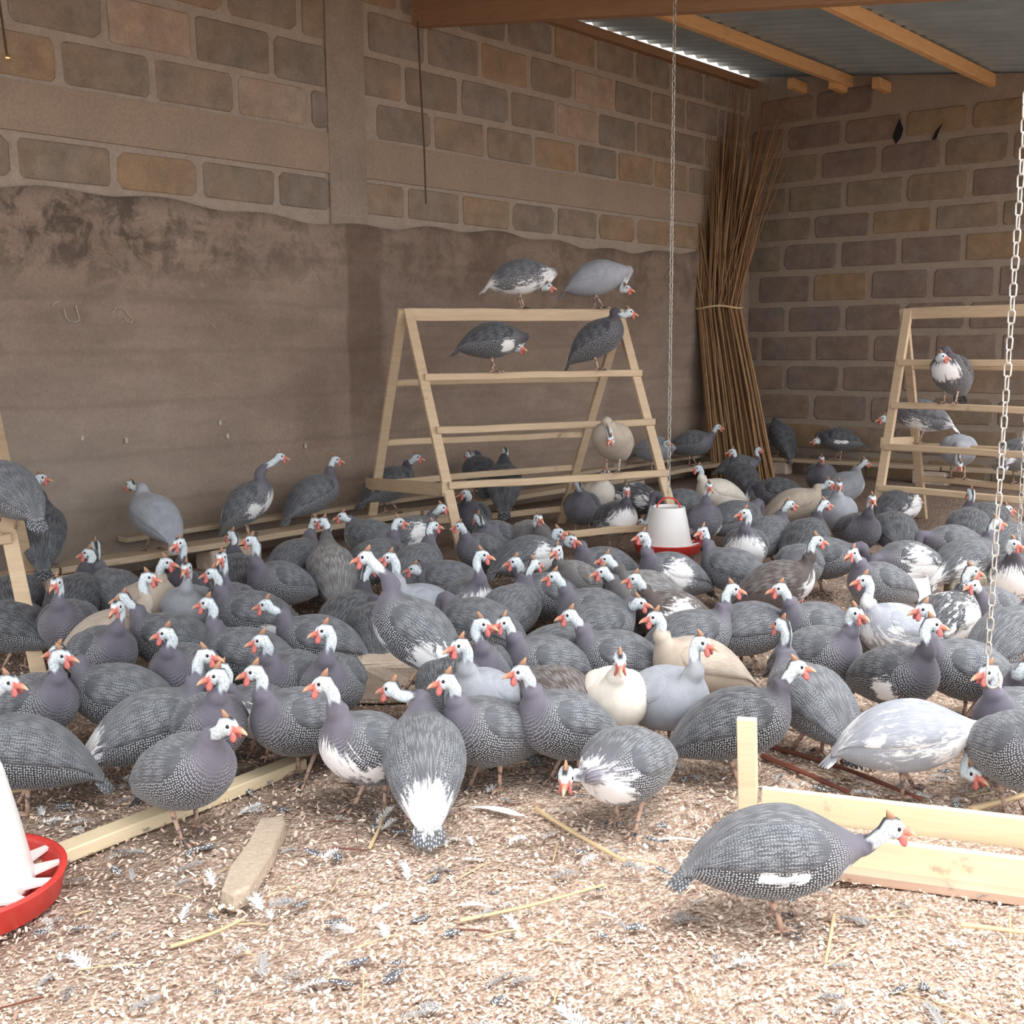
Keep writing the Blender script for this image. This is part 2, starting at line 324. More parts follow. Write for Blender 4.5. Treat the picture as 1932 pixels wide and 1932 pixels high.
# ------------------------------------------------------------------ walls
def slab(name, org, u, n, t0, t1, z0, z1, d0, d1, mat, parent=None, zt1=None):
    # box on a wall: along u from t0 to t1, up z0..z1 (zt1 = top at t1), d0..d1 off the face
    zt1=z1 if zt1 is None else zt1
    v=[]
    for d in (d0,d1):
        for t,z in ((t0,z0),(t1,z0),(t1,zt1),(t0,z1)): v.append(org+u*t+n*d+UP*z)
    f=[(0,1,2,3),(4,7,6,5),(0,4,5,1),(1,5,6,2),(2,6,7,3),(3,7,4,0)]
    return obj(name, mesh(name,v,f,mat), parent)
def block_mesh(w,h,mat,seed):
    r=random.Random(seed); hw,hh=w/2,h/2; c=r.uniform(.012,.03)
    out=[]
    for sx,sy,o in ((1,1,0),(-1,1,1),(-1,-1,0),(1,-1,1)):
        a=(sx*(hw-c*r.uniform(.7,1.6)),sy*hh*r.uniform(.97,1.02)); b=(sx*hw*r.uniform(.98,1.01),sy*(hh-c*r.uniform(.7,1.6)))
        out += ([b,a] if o==0 else [a,b])
    mid=[]
    for i in range(8):
        mid.append(out[i]); p,q=out[i],out[(i+1)%8]
        if i%2==1: mid.append(((p[0]+q[0])/2*r.uniform(.99,1.01),(p[1]+q[1])/2*r.uniform(.97,1.03)))
    n=len(mid); v=[(x,-.02,z) for x,z in mid]+[(x,.006,z) for x,z in mid]+[(x*.97,.012,z*.94) for x,z in mid]+[(0,.012+r.uniform(0,.003),0)]
    f=[]
    for k in range(2):
        for i in range(n): f.append((k*n+i,k*n+(i+1)%n,(k+1)*n+(i+1)%n,(k+1)*n+i))
    for i in range(n): f.append((2*n+i,2*n+(i+1)%n,3*n))
    return mesh('block',v,f,mat)
def wall_frame(u,n):
    m=Matrix.Identity(4)
    for i in range(3): m[i][0]=u[i]; m[i][1]=n[i]; m[i][2]=UP[i]
    return m
def lay_row(parent, org, u, n, t0, t1, z0, z1, pitch, off, mats, cut=()):
    t=t0-((t0-off)%pitch); h=z1-z0
    while t<t1:
        a=max(t,t0)+.022; b=min(t+pitch,t1)-.022; t+=pitch
        for c0,c1 in cut:
            if a<c1 and b>c0:
                if c0-a>b-c1: b=min(b,c0)
                else: a=max(a,c1)
        if b-a<.08: continue
        w=b-a; key=(round(w,2),round(h,2),random.randrange(3),mats.name)
        me=_bm.get(key)
        if me is None: me=_bm[key]=block_mesh(w,h,mats,len(_bm))
        o=obj('block',me,parent); p=org+u*((a+b)/2)+UP*((z0+z1)/2+random.uniform(-.004,.004))+n*random.uniform(-.004,.003)
        m=wall_frame(u,n); m.translation=Vector(p); 
        m=m@Matrix.Rotation(random.uniform(-.008,.008),4,'Y'); o.matrix_world=m
_bm={}
LEN_L=11.5
wl=slab('wall_left',CN,UL,NL,-.2,LEN_L,-.1,3.69,-.22,0,M_MORT); wl['kind']='structure'
COLT=(4.95,5.26)
rows=[(2.115,2.315),(2.615,2.835),(2.875,3.115),(3.165,3.405),(3.455,3.685)]
for i,(a,b) in enumerate(rows):
    lay_row(wl,CN,UL,NL,.05,LEN_L,a,b,.54,[.27,0.0,.27,.05,.3][i],M_BLK_L,cut=[COLT])
slab('ring_beam',CN,UL,NL,.02,LEN_L,2.345,2.592,-.01,.016,M_BAND,wl)
# lower rendered part: uneven plaster skin over the old blocks
def plaster():
    nt_,nz=230,42; rr=np.random.default_rng(5); T=np.linspace(0.0,LEN_L,nt_); Z=np.linspace(-.05,2.055,nz); TT,ZZ=np.meshgrid(T,Z)
    D=np.full_like(TT,.034)
    for k in range(30):
        a=rr.uniform(1,9); b_=rr.uniform(1,14); D+=np.sin(TT*a+ZZ*b_*rr.choice([-1,1])+rr.uniform(0,6))*.0016
    # ghost of the old courses
    for zc in (.27,.55,.84,1.13,1.41,1.69,1.95): D-= .006*np.exp(-((ZZ-zc+.01*np.sin(TT*3))/.014)**2)*(0.5+.5*np.sin(TT*1.7+zc*9))
    D+=np.random.default_rng(8).normal(0,.0012,D.shape); D[-1]=-.002
    edge=2.055+.025*np.sin(TT[-1]*2.1)+.015*np.sin(TT[-1]*9.); ZZ[-1]=edge; ZZ[-2]=edge-.004
    v=CN+TT[...,None]*UL+D[...,None]*NL+ZZ[...,None]*UP; v=v.reshape(-1,3)
    i=np.arange((nt_-1)*(nz-1)); q=(i//(nt_-1))*nt_+i%(nt_-1); fs=np.stack([q,q+1,q+nt_+1,q+nt_],1)
    return obj('plaster',mesh('plaster',v,fs,M_PLAS,True),wl)
plaster()
slab('column',CN,UL,NL,COLT[0],COLT[1],2.0,3.74,-.01,.02,M_COLU,wl)
LEN_R=4.9
wr=slab('wall_back',CN,UR,NR,-.2,LEN_R,-.1,3.82,-.22,0,M_MORT_R,None,3.80-SLOPE*LEN_R); wr['kind']='structure'
zc=[-.085,.197,.48,.765,1.045,1.33,1.61,1.91,2.2,2.456,2.742,3.026,3.29,3.57]
for i in range(len(zc)-1):
    z0,z1=zc[i]+.028,zc[i+1]-.028
    t1=min(LEN_R,(3.70-zc[i+1])/SLOPE+.3)
    if t1>.3: lay_row(wr,CN,UR,NR,.02,t1,z0,z1,.565,.15+(.28 if i%2 else 0)+random.uniform(-.05,.05),M_BLK_R)

# marks on the walls: two dark holes in the back wall, faint chalk scribbles and droppings on the render
def on_wall(x,y,P,n,off):
    d=ray(x,y); P=P+n*off; return CO+d*(((P-CO)@n)/(d@n))
M_HOLE=plain('dark_hole',(.012,.010,.009),.95); M_CHALK=plain('faint_chalk',(.46,.41,.36),.95)
def wall_patch(name,pts,P,n,off,mat,parent):
    Q=[on_wall(x,y,P,n,off) for x,y in pts]; k=len(Q); c=sum(Q)/k
    v=[q-n*.004 for q in Q]+Q+[c]; f=[(i,(i+1)%k,k+(i+1)%k,k+i) for i in range(k)]+[(k+i,k+(i+1)%k,2*k) for i in range(k)]
    obj(name,mesh(name,v,f,mat),parent)
wall_patch('hole',[(1697,223),(1704,243),(1700,258),(1690,272),(1684,258),(1690,240)],CN,NR,.018,M_HOLE,wr)
wall_patch('hole',[(1779,233),(1772,246),(1766,262),(1758,264),(1765,248),(1771,240)],CN,NR,.018,M_HOLE,wr)
for pts in ([(98,576),(104,572),(113,569)],[(122,584),(124,598),(131,607),(143,608),(151,604),(147,590),(143,576)],[(212,590),(219,582),(229,580),(238,587),(244,596),(251,602),(248,610),(240,608),(235,598)],[(399,612),(404,616),(405,619)]):
    MB().tube([on_wall(x,y,CN,NL,.046) for x,y in pts],.0028,4).build('chalk_mark',M_CHALK,wl)
for x,y in ((239,831),(416,798),(430,822),(156,826),(577,842)):
    wall_patch('dropping',[(x+random.uniform(3,5)*cos(a)*.7,y+random.uniform(4,7)*sin(a)) for a in np.linspace(0,2*pi,8)[:-1]],CN,NL,.046,M_CHALK,wl)

# ------------------------------------------------------------------ roof
ceil_o=empty('ceiling',CN+UP*3.8); ceil_o['kind']='structure'
def local_child(o,parent): o.parent=parent; o.matrix_parent_inverse=parent.matrix_world.inverted(); return o
ceil_o.matrix_world=Matrix.Translation(Vector(CN+UP*3.8))
OFFC=CN+UP*3.8
RT=4.45                                                    # eave, metres from the left wall
def rz(t): return 3.823-SLOPE*t
def roof_sheet(l0,l1):
    n=60; L=np.linspace(l0,l1,n); amp=.03; ts=[-.03,RT]
    v=[];
    for t in ts:
        for l in L: v.append(CN+UL*l+UR*t+UP*(rz(t)+amp*sin(l*2*pi/.19)+.012*sin(l*1.9))-OFFC)
    f=[(i,i+1,n+i+1,n+i) for i in range(n-1)]
    o=obj('roof_sheet',mesh('roof_sheet',v,f,M_SHEET,True),ceil_o); return o
l=-.35
while l<11.3: roof_sheet(l,l+.80); l+=.76
def roof_beam(name,a,b,w,h,mat,up=UP): MB().beam(np.asarray(a)-OFFC,np.asarray(b)-OFFC,w,h,up,.06).build(name,mat,ceil_o)
roof_beam('wall_plate',CN+UL*-.1+NL*.03+UP*3.715,CN+UL*LEN_L+NL*.03+UP*3.715,.10,.07,M_RAFT)
for t in (1.0,2.25,3.5,4.35):
    z=rz(t)-.034-.05; roof_beam('purlin',CN+UR*t+UL*-.1+UP*z,CN+UR*t+UL*LEN_L+UP*z,.06,.10,M_ROOFW)
for lt in (4.45,8.6):
    a=CN+UL*lt+UR*-.1; b=CN+UL*lt+UR*RT
    roof_beam('rafter',a+UP*(3.53-SLOPE*-.1),b+UP*(3.53-SLOPE*RT),.09,.28,M_RAFT)
for t in (.55,.95,1.35): # cut ends resting on the back wall
    roof_beam('purlin_end',CN+UR*t+NR*-.1+UP*(rz(t)-.14),CN+UR*t+NR*.28+UP*(rz(t)-.14),.07,.09,M_ROOFW)

# ------------------------------------------------------------------ perch frames
BARS={}
def perch_frame(label, f1, r1, f2, r2, ht, front, rear, mat, side=None, topw=.035,toph=.075, protr=0, rack=0):
    f1,r1,f2,r2=[np.asarray(p,float) for p in (f1,r1,f2,r2)]
    base=(f1+r1+f2+r2)/4; root=empty('perch_frame',base); setp(root,label,'perch','A-frame wooden perches for the flock')
    a1=(f1+r1)/2+UP*ht; a2=(f2+r2)/2+UP*ht; L=a2-a1; Lu=L/np.linalg.norm(L); a1=a1+Lu*rack; a2=a2+Lu*rack
    def leg(a,b): MB().beam(a-base,b-base,.03,.058,Lu,.08).build('leg',mat,root)
    leg(f1,a1+Lu*.0); leg(r1,a1-Lu*.032); leg(f2,a2); leg(r2,a2+Lu*.032)
    MB().beam(a1-base-UP*.03+Lu*.02,a2-base-UP*.03-Lu*.01,topw,toph,UP,.1,.004).build('top_bar',mat,root)
    BARS[label[:4]+'top']=(a1+UP*.008,a2+UP*.008)
    for nm,fa,fb,ks in (('front',f1,f2,front),('rear',r1,r2,rear)):
        for i,(k1,k2) in enumerate(ks):
            p=a1+(fa-a1)*k1; q=a2+(fb-a2)*k2; off=(fa-a1); off=off-UP*off[2]; off/=np.linalg.norm(off)
            p=p+off*.02; q=q+off*.02
            MB().beam(p-base-Lu*protr,q-base+Lu*.03,.034,.042,UP,.15,.004).build('rung',mat,root)
            BARS[label[:4]+nm+str(i)]=(p+UP*.021,q+UP*.021)
    if side:
        for k in side:
            p=a1+(f1-a1)*k[0]-Lu*.03; q=a1+(r1-a1)*k[1]-Lu*.03; d=(q-p); 
            MB().beam(p-base-d*.02,q-base+d*.10,.028,.075,UP,.08).build('brace',mat,root)
    return root
FL=flo(879,1077); RL=flo(696,1013); RR=flo(1058,986); FR=FL+(RR-RL)
perch_frame('main wooden A-frame perch with five rungs, standing before the left wall',FL,RL,FR,RR,1.46,
   [(.27,.27),(.475,.475),(.685,.685),(.895,.895)],[(.30,.30),(.56,.56),(.745,.72),(.955,.93)],M_PERCH,[(.70,.745)])
r1=flo(1647,1008); r2=flo(1738,982)+np.array([.05,.1,0]); dL=np.array([.62,-.72,0]); dL/=np.linalg.norm(dL)
perch_frame('righthand wooden A-frame perch, cut by the right picture edge near the back wall',r1,r2,r1+dL*1.5,r2+dL*1.5,1.46,
   [(.24,.24),(.43,.43),(.615,.60),(.795,.78)],[(.26,.26),(.64,.62),(.80,.80)],M_PERCH,[(.6,.62)])
l1=flo(75,1280); l2=flo(66,1128); dl=(l2-l1); dl=np.array([-dl[1],dl[0],0]); dl/=np.linalg.norm(dl); dl = dl if dl[0]<0 else -dl
perch_frame('lefthand wooden A-frame perch, only two legs showing at the left picture edge',l1,l2,l1+dl*1.4,l2+dl*1.4,1.42,
   [(.25,.25),(.42,.42),(.64,.66),(.84,.86)],[(.3,.3),(.55,.55),(.75,.75)],M_PERCH,[(.60,.64)],rack=.20)

# ------------------------------------------------------------------ benches on blocks
def rough_block(name,c,sx,sy,sz,rzz,mat,label,cat,group=None,seed=1,parent=None):
    bm=bmesh.new(); bmesh.ops.create_cube(bm,size=1); 
    for v in bm.verts: v.co=Vector((v.co.x*sx,v.co.y*sy,v.co.z*sz+sz/2))
    bmesh.ops.bevel(bm,geom=bm.edges[:],offset=min(sx,sy,sz)*.13,segments=2,affect='EDGES',profile=.6)
    bmesh.ops.subdivide_edges(bm,edges=bm.edges[:],cuts=2,use_grid_fill=True)
    r=np.random.default_rng(seed)
    for v in bm.verts:
        k=np.sin(np.array(v.co[:])@np.array([31,17,23])+seed)*.004; v.co+=Vector(r.normal(0,.0016,3))+v.normal*k
        if v.co.z<0: v.co.z=0
    me=bpy.data.meshes.new(name); bm.to_mesh(me); bm.free(); me.materials.append(mat)
    o=obj(name,me,parent); o.location=tuple(map(float,c)); o.rotation_euler=(0,0,rzz)
    if label: setp(o,label,cat,group)
    return o
angL=atan2(UL[1],UL[0]); angR=atan2(UR[1],UR[0])
def bench(label,org,u,n,segs,off,z,w,th,key):
    a0=org+u*segs[0]+n*off; root=empty('plank_bench',org+u*((segs[0]+segs[-1])/2)+n*off); setp(root,label,'bench','low plank benches along the walls')
    base=np.array(root.location)
    for i in range(len(segs)-1):
        a=org+u*(segs[i]+.01)+n*off+UP*(z-th/2+random.uniform(-.006,.006)); b=org+u*(segs[i+1]-.01)+n*(off+random.uniform(-.02,.02))+UP*(z-th/2)
        MB().beam(a-base,b-base,w,th,UP,.15,.003).build('plank',M_OLDW,root)
    BARS[key]=(org+u*segs[0]+n*off+UP*z,org+u*segs[-1]+n*off+UP*z)
    return root
bench('low front plank bench running along the foot of the left wall',CN,UL,NL,[.35,2.6,4.9,7.4,9.6],.34,.155,.17,.035,'benchL')
bench('narrow second plank set against the left wall above the front bench',CN,UL,NL,[.9,2.9,5.2,6.9],.13,.215,.10,.03,'benchLr')
bench('low plank bench along the foot of the back wall',CN,UR,NR,[.25,2.1,4.4],.30,.155,.17,.035,'benchR')
for i,(t,o_,lab) in enumerate([(.62,.3,'beside the tied reed bundle'),(2.45,.32,'behind the main A-frame'),(4.6,.33,'below the two fowl by the pillar crack'),(6.35,.33,'below the lavender fowl'),(7.3,.33,'behind the lefthand perch')]):
    rough_block('concrete_block',CN+UL*t+NL*o_-UP*.01,.34,.16,.122,angL,M_STONE,'rough concrete block under the left wall bench, '+lab,'block','blocks carrying the benches',i)
for i,(t,lab) in enumerate([(.5,'close to the wall corner'),(2.0,'behind the righthand perch')]):
    rough_block('concrete_block',CN+UR*t+NR*.30-UP*.01,.3,.15,.122,angR,M_STONE,'rough concrete block under the back wall bench, '+lab,'block','blocks carrying the benches',i+9)
# block the tall bird stands on, porous blocks on the right, broken slab
BLKC=flo(742,1322); rough_block('concrete_block',BLKC-UP*.012+np.array([0,.08,0]),.27,.17,.155,radians(6),M_STONE,'pale concrete block amid the flock with a speckled fowl standing on it','block',None,21)
p=flo(1868,1138); rough_block('porous_block',p-UP*.01+np.array([.08,.08,0]),.50,.16,.13,radians(-6),M_POR,'pale porous block on the litter near the right edge','block',None,22)
p=flo(1520,1172); rough_block('concrete_block',p-UP*.01+np.array([.0,.0,0]),.06,.05,.045,radians(20),M_STONE,'small pale stone lump on the litter behind the fowl looking away','stone',None,23)
# slab
def slab_piece():
    pts=[(418,1680),(432,1640),(470,1590),(492,1545),(535,1538),(538,1552),(515,1605),(470,1675),(440,1690)]
    P=[flo(x,y,.03) for x,y in pts]; c=sum(P)/len(P); n=len(P); v=[]
    for z,s in ((-.005,1.03),(.028,1.0),(.034,.94)):
        for q in P: w=(q-c)*s; v.append((w[0],w[1],z+random.uniform(-.002,.002)))
    f=[(k*n+i,k*n+(i+1)%n,k*n+n+(i+1)%n,k*n+n+i) for k in range(2) for i in range(n)]+[tuple(range(2*n,3*n))]
    o=obj('stone_slab',mesh('stone_slab',v,f,M_SLAB)); o.location=(c[0],c[1],0); setp(o,'flat broken slab lying on the litter in the foreground','slab'); 
    bm=bmesh.new(); bm.from_mesh(o.data); bmesh.ops.recalc_face_normals(bm,faces=bm.faces[:]); bm.to_mesh(o.data); bm.free()
slab_piece()

# loose timbers in front
def loose(name,a,b,w,h,mat,label,cat,z=None):
    a=np.asarray(a); b=np.asarray(b); c=(a+b)/2
    o=MB().beam(a-c,b-c,w,h,UP,.1,.003).build(name,mat); o.location=tuple(c); setp(o,label,cat); return o
loose('floor_plank',flo(42,1652)+UP*.016,flo(566,1448)+UP*.016,.062,.036,M_NEWW,'long pale plank lying on the litter behind the near left feeder','plank')
loose('floor_batten',flo(1000,1172)+UP*.012,flo(900,1118)+UP*.012,.05,.024,M_OLDW,'short pale batten on the floor under the main perch','plank')
loose('floor_batten',flo(1705,1062)+UP*.014,flo(1800,1075)+UP*.014,.07,.028,M_OLDW,'weathered board on the litter in front of the righthand perch','plank')
# trough of new boards with a stake
F0=flo(1548,1640); F1=flo(1932,1692); du=(F1-F0); du/=np.linalg.norm(du); F1=F0+du*1.3
B0=flo(1437,1548); nn=np.array([-du[1],du[0],0]); wd=(B0-F0)@nn; B0=F0+nn*wd+du*((B0-F0)@du); 
tr=empty('feed_trough',F0); setp(tr,'new pale timber feed trough with an upright stake, lying at lower right','trough'); tb=np.array(tr.location)
MB().beam(F0-tb+UP*.012,F1-tb+UP*.012,.10,.022,UP,.05).build('base_board',mat_wood('trough_base',(.50,.33,.24),(.58,.40,.30)),tr)
MB().beam(F0-tb+UP*.055,F1-tb+UP*.055,.022,.075,UP,.05).build('side_board',M_NEWW,tr)
B1=B0+du*1.4
MB().beam(B0-tb+UP*.045,B1-tb+UP*.045,.022,.095,UP,.05).build('side_board',M_NEWW,tr)
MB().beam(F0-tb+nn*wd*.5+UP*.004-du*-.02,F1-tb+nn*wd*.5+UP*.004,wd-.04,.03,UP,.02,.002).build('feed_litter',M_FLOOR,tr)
MB().beam(B0-tb-du*.035-UP*.005,B0-tb-du*.045+UP*.275,.05,.032,nn,.08,.002).build('stake',M_NEWW,tr)

# ------------------------------------------------------------------ feeders
def feeder(label,c,s,chain=False,pan=True,group=None,handle=True):
    root=empty('poultry_feeder',c); setp(root,label,'feeder',group); root.scale=(s,s,s)
    MB().lathe([(.142,.035),(.145,.03),(.147,.045),(.125,.17),(.103,.275),(.100,.285),(.094,.287),(.092,.28),(.115,.17),(.138,.05)],48).build('hopper',M_WPLAS,root,True)
    if not handle: pass
    else:
        MB().lathe([(.094,.268),(.05,.275),(.0,.277)],40).build('lid',M_WPLAS,root,True)
        pts=[(.072*cos(a),0,.265+.075*sin(a)) for a in np.linspace(0,pi,15)]
        MB().tube(pts,.0055,8).build('handle',M_RPLAS,root,True)
    if pan:
        MB().lathe([(.0,.0),(.17,.0),(.196,.012),(.205,.058),(.209,.062),(.209,.066),(.196,.066),(.192,.055),(.178,.02),(.0,.012)],56).build('pan',M_RPLAS,root,True)
        for k in range(14):
            a=2*pi*k/14; d=np.array([cos(a),sin(a),0]); q=np.array([-sin(a),cos(a),0])
            v=[d*.135+q*.024+UP*.05,d*.135-q*.024+UP*.05,d*.199-q*.006+UP*.060,d*.199+q*.006+UP*.060]; v=v+[p-UP*.006 for p in v]
            obj('grill_spoke',mesh('grill_spoke',v,[(0,1,2,3),(4,7,6,5),(0,4,5,1),(1,5,6,2),(2,6,7,3),(3,7,4,0)],M_WPLAS),root)
    return root
FC=flo(1260,1042,.04); feeder('white hanging feeder with red handle and pan, beside the main perch',FC,.95,group='white hopper feeders')
feeder('large white feeder with red spoked pan at the left picture edge',flo(-78,1712),1.12,group='white hopper feeders')
feeder('open white hopper without lid or pan, among fowl at right',flo(1719,1160)-UP*.005,.66,pan=False,group='white hopper feeders',handle=False)

# ------------------------------------------------------------------ chains and wires
def link_mesh(pitch,wr_):
    h=pitch*.5+wr_*.55; r=pitch*.27; pts=[]
    for k in range(14):
        a=2*pi*k/14; pts.append((r*cos(a),0,(h-r)*(1 if sin(a)>=0 else -1)+r*sin(a)))
    v=[];f=[];n=14;m_=6
    for k in range(n):
        p=np.array(pts[k]); t=np.array(pts[(k+1)%n])-np.array(pts[k-1]); t/=np.linalg.norm(t); s=np.array([0,1.,0]); q=np.cross(t,s)
        for i in range(m_): a=2*pi*i/m_; v.append(p+wr_*(cos(a)*s+sin(a)*q))
    for k in range(n):
        for i in range(m_): f.append((k*m_+i,k*m_+(i+1)%m_,((k+1)%n)*m_+(i+1)%m_,((k+1)%n)*m_+i))
    return mesh('link',v,f,M_STEEL,True)
def chain(label,bot,topz,pitch,wr_,name='hanging_chain',hook=None,sway=(0,0)):
    root=empty(name,bot); setp(root,label,'chain','steel chains hanging from the roof'); me=link_mesh(pitch,wr_)
    n=int((topz-bot[2])/pitch)
    for k in range(n):
        o=obj('link',me,root); z=(k+.5)*pitch; o.location=(sway[0]*z,sway[1]*z,z); o.rotation_euler=(0,0,radians(35 if k%2 else 125)+random.uniform(-.2,.2))
    if hook:
        pts=[(0,0,.0),(0,0,-.05)]+[(.012*(1-cos(a))*1.0,0,-.05-.013*sin(a)) for a in np.linspace(.2,pi*1.05,9)]+[(.022,0,-.035)]
        MB().tube([np.array(p)*hook for p in pts],.0024*hook,8).build('hook',M_STEEL,root,True)
    return root
dN=2.35; cb=atdepth(1864,1235,dN); chain('near steel link chain with an open hook at right',cb,3.1,.0265,.0019,hook=1.15,sway=(.012,0))
cf=FC+UP*(.34*.95); chain('long chain holding up the white hanging feeder',cf,3.55,.034,.0026)
cc=atdepth(1921,1030,5.2); chain('second steel chain with hook at the right edge, behind the near one',cc,3.0,.036,.0028,hook=1.6)
def wire(label,pts,r,mat=M_RUST,name='hanging_wire'):
    pts=[np.asarray(p,float) for p in pts]; c=pts[-1]; o=MB().tube([p-c for p in pts],r,6).build(name,mat); o.location=tuple(c); setp(o,label,'wire'); return o
wire('thin rusty wire hanging from the rafter against the left wall',[atdepth(788,40,7.2),atdepth(793,150,7.2),atdepth(800,270,7.22),atdepth(804,385,7.25)],.006)
lw=wire('short dark wire with a bright hook at the top left corner',[atdepth(-6,-30,5.2),atdepth(4,40,5.2),atdepth(13,105,5.2)],.006)
MB().lathe([(0,-.016),(.012,-.012),(.016,0),(.012,.012),(0,.016)],12).build('hook_end',M_BRASS,lw,True).location=(0.003,0,-.01)

# ------------------------------------------------------------------ tied reed bundle in the corner
def reeds():
    base=flo(1402,905); root=empty('reed_bundle',base); setp(root,'tall tied bundle of dry brown reeds leaning in the wall corner','reeds')
    vx=np.array(ray(1400,905)); rt=np.cross(vx,UP); rt/=np.linalg.norm(rt); fw=np.cross(UP,rt)
    D=depth(base)
    waist=atdepth(1356,580,D+.12)-base; top=atdepth(1378,205,D+.2)-base
    for k in range(230):
        a=random.uniform(0,2*pi); r=sqrt(random.random()); x=r*cos(a); y=r*sin(a)
        b=np.array([0,0,0])+rt*(x*.29)+fw*(y*.13)
        w=waist+rt*(x*.20)+fw*(y*.13)
        sp=random.gauss(0,.35)
        hi=random.uniform(.5,1.0)*(1.0 if random.random()<.75 else 1.22)
        t=w+(top-waist)*hi+rt*((x*.55+sp*.95)*.66*hi*hi)+fw*(y*.12)
        m1=(b+w)/2+rt*random.gauss(0,.015); m2=w+(t-w)*.5+rt*random.gauss(0,.02)-rt*(x*.03)
        pts=[b,m1,w,m2,t]; rr=random.uniform(.0065,.0125)
        MB().tube(pts,[rr,rr*.95,rr*.85,rr*.65,rr*.3],5).build('reed',M_REED,root)
    pts=[waist+rt*.215*cos(a)+fw*.145*sin(a)+UP*.012*sin(3*a) for a in np.linspace(0,2*pi,25)]
    MB().tube(pts,.009,6).build('binding',M_STRAW,root)
reeds()

def catmull(P,sub):
    P=np.asarray(P,float); n=len(P); out=[]
    for i in range(n-1):
        p0=P[max(i-1,0)];p1=P[i];p2=P[i+1];p3=P[min(i+2,n-1)]
        for k in range(sub):
            t=k/sub; out.append(.5*((2*p1)+(-p0+p2)*t+(2*p0-5*p1+4*p2-p3)*t*t+(-p0+3*p1-3*p2+p3)*t**3))
    out.append(P[-1]); return np.array(out)
# ------------------------------------------------------------------ litter: chips, straws, moulted feathers
def chips():
    n=75000; r=np.random.default_rng(11)
    y=1.75+r.random(n)**1.5*4.2; x=r.uniform(-.62,.62,n)*(y+.25)
    ok=((np.stack([x,y],1)-CN[:2])@NL[:2]>.5); x=x[ok]; y=y[ok]; n=len(x)
    ang=r.uniform(0,2*pi,n); L=.0022+.0055*r.random(n)**2; Wd=L*r.uniform(.25,.7,n); t1=r.normal(0,.35,n); t2=r.normal(0,.35,n)
    c=np.stack([x,y,np.full(n,.004)+r.uniform(0,.005,n)],1)
    a=np.stack([np.cos(ang),np.sin(ang),t1],1)*L[:,None]; b=np.stack([-np.sin(ang),np.cos(ang),t2],1)*Wd[:,None]
    k=np.stack([np.zeros(n),np.zeros(n),r.uniform(-.3,.3,n)*L],1)
    v=np.stack([c-a-b*.7,c+b*0-b+k,c+a-b*.6,c+a+b*.7,c+b+k,c-a+b*.6],1).reshape(-1,3)
    i=np.arange(n)*6; fs=np.concatenate([np.stack([i,i+1,i+4,i+5],1),np.stack([i+1,i+2,i+3,i+4],1)])
    me=bpy.data.meshes.new('wood_chips'); me.from_pydata(v.tolist(),[],fs.tolist()); me.materials.append(M_CHIP)
    pal=np.array([(.74,.58,.44),(.64,.48,.36),(.82,.69,.56),(.50,.35,.25),(.34,.22,.155),(.68,.50,.38)]); pal=pal*np.array([.98,1.0,1.07]); q=pal[r.choice(6,n,p=[.28,.24,.16,.16,.08,.08])]*r.uniform(.85,1.12,(n,1))
    at=me.attributes.new('pig','FLOAT_COLOR','POINT'); at.data.foreach_set('color',np.repeat(np.concatenate([q,np.ones((n,1))],1),6,axis=0).astype(np.float32).ravel())
    me.update(); o=obj('wood_chips',me); setp(o,'loose wood shaving chips scattered over the front of the floor','litter',None,'stuff')
chips()
def feather_mesh(kind,seed,mat):
    r=random.Random(seed); v=[];f=[]
    if kind=='vane':
        L=r.uniform(.045,.065); wd=L*r.uniform(.17,.24); cv=r.uniform(.10,.25); bend=r.uniform(-.25,.25); n=8
        for k in range(n+1):
            q=k/n; x=(q-.5)*L; y0=bend*L*(q-.5)**2*2; w_=wd*sin(pi*min(1,max(0,(q-.12)/.88))**.75) if q>.12 else 0
            w_=max(w_,.0006); z=.004+cv*L*.35*(1-(2*q-1)**2)
            v+= [(x-.006*0+w_*.35,y0+w_,z-w_*.4+r.uniform(-.001,.001)),(x,y0,z),(x+w_*.35,y0-w_,z-w_*.4+r.uniform(-.001,.001))]
        for k in range(n):
            for j in range(2): a=k*3+j; f.append((a,a+1,a+4,a+3))
    else:
        L=r.uniform(.04,.07); n=34
        for k in range(n):
            q=k/n; x=(q-.5)*L; sgn=1 if k%2 else -1; a=r.uniform(.5,1.1)*sgn; l=L*r.uniform(.22,.42)*(1.1-.5*q); b0=len(v); z=.003+.004*sin(pi*q)
            d=(cos(a),sin(a)); nx,ny=-d[1],d[0]; w_=.0014
            m_=(x+d[0]*l*.5,d[1]*l*.5,z+r.uniform(.001,.007)); e=(x+d[0]*l,d[1]*l,z+r.uniform(-.001,.009))
            v+=[(x-nx*w_,-ny*w_,z),(x+nx*w_,ny*w_,z),(m_[0]+nx*w_,m_[1]+ny*w_,m_[2]),(m_[0]-nx*w_,m_[1]-ny*w_,m_[2]),e]; f+=[(b0,b0+1,b0+2,b0+3),(b0+3,b0+2,b0+4)]
        b0=len(v); v+=[(-L*.62,-.0006,.003),(-L*.62,.0006,.003),(L*.4,.0006,.006),(L*.4,-.0006,.006)]; f.append((b0,b0+1,b0+2,b0+3))
    return mesh('feather',v,f,mat)
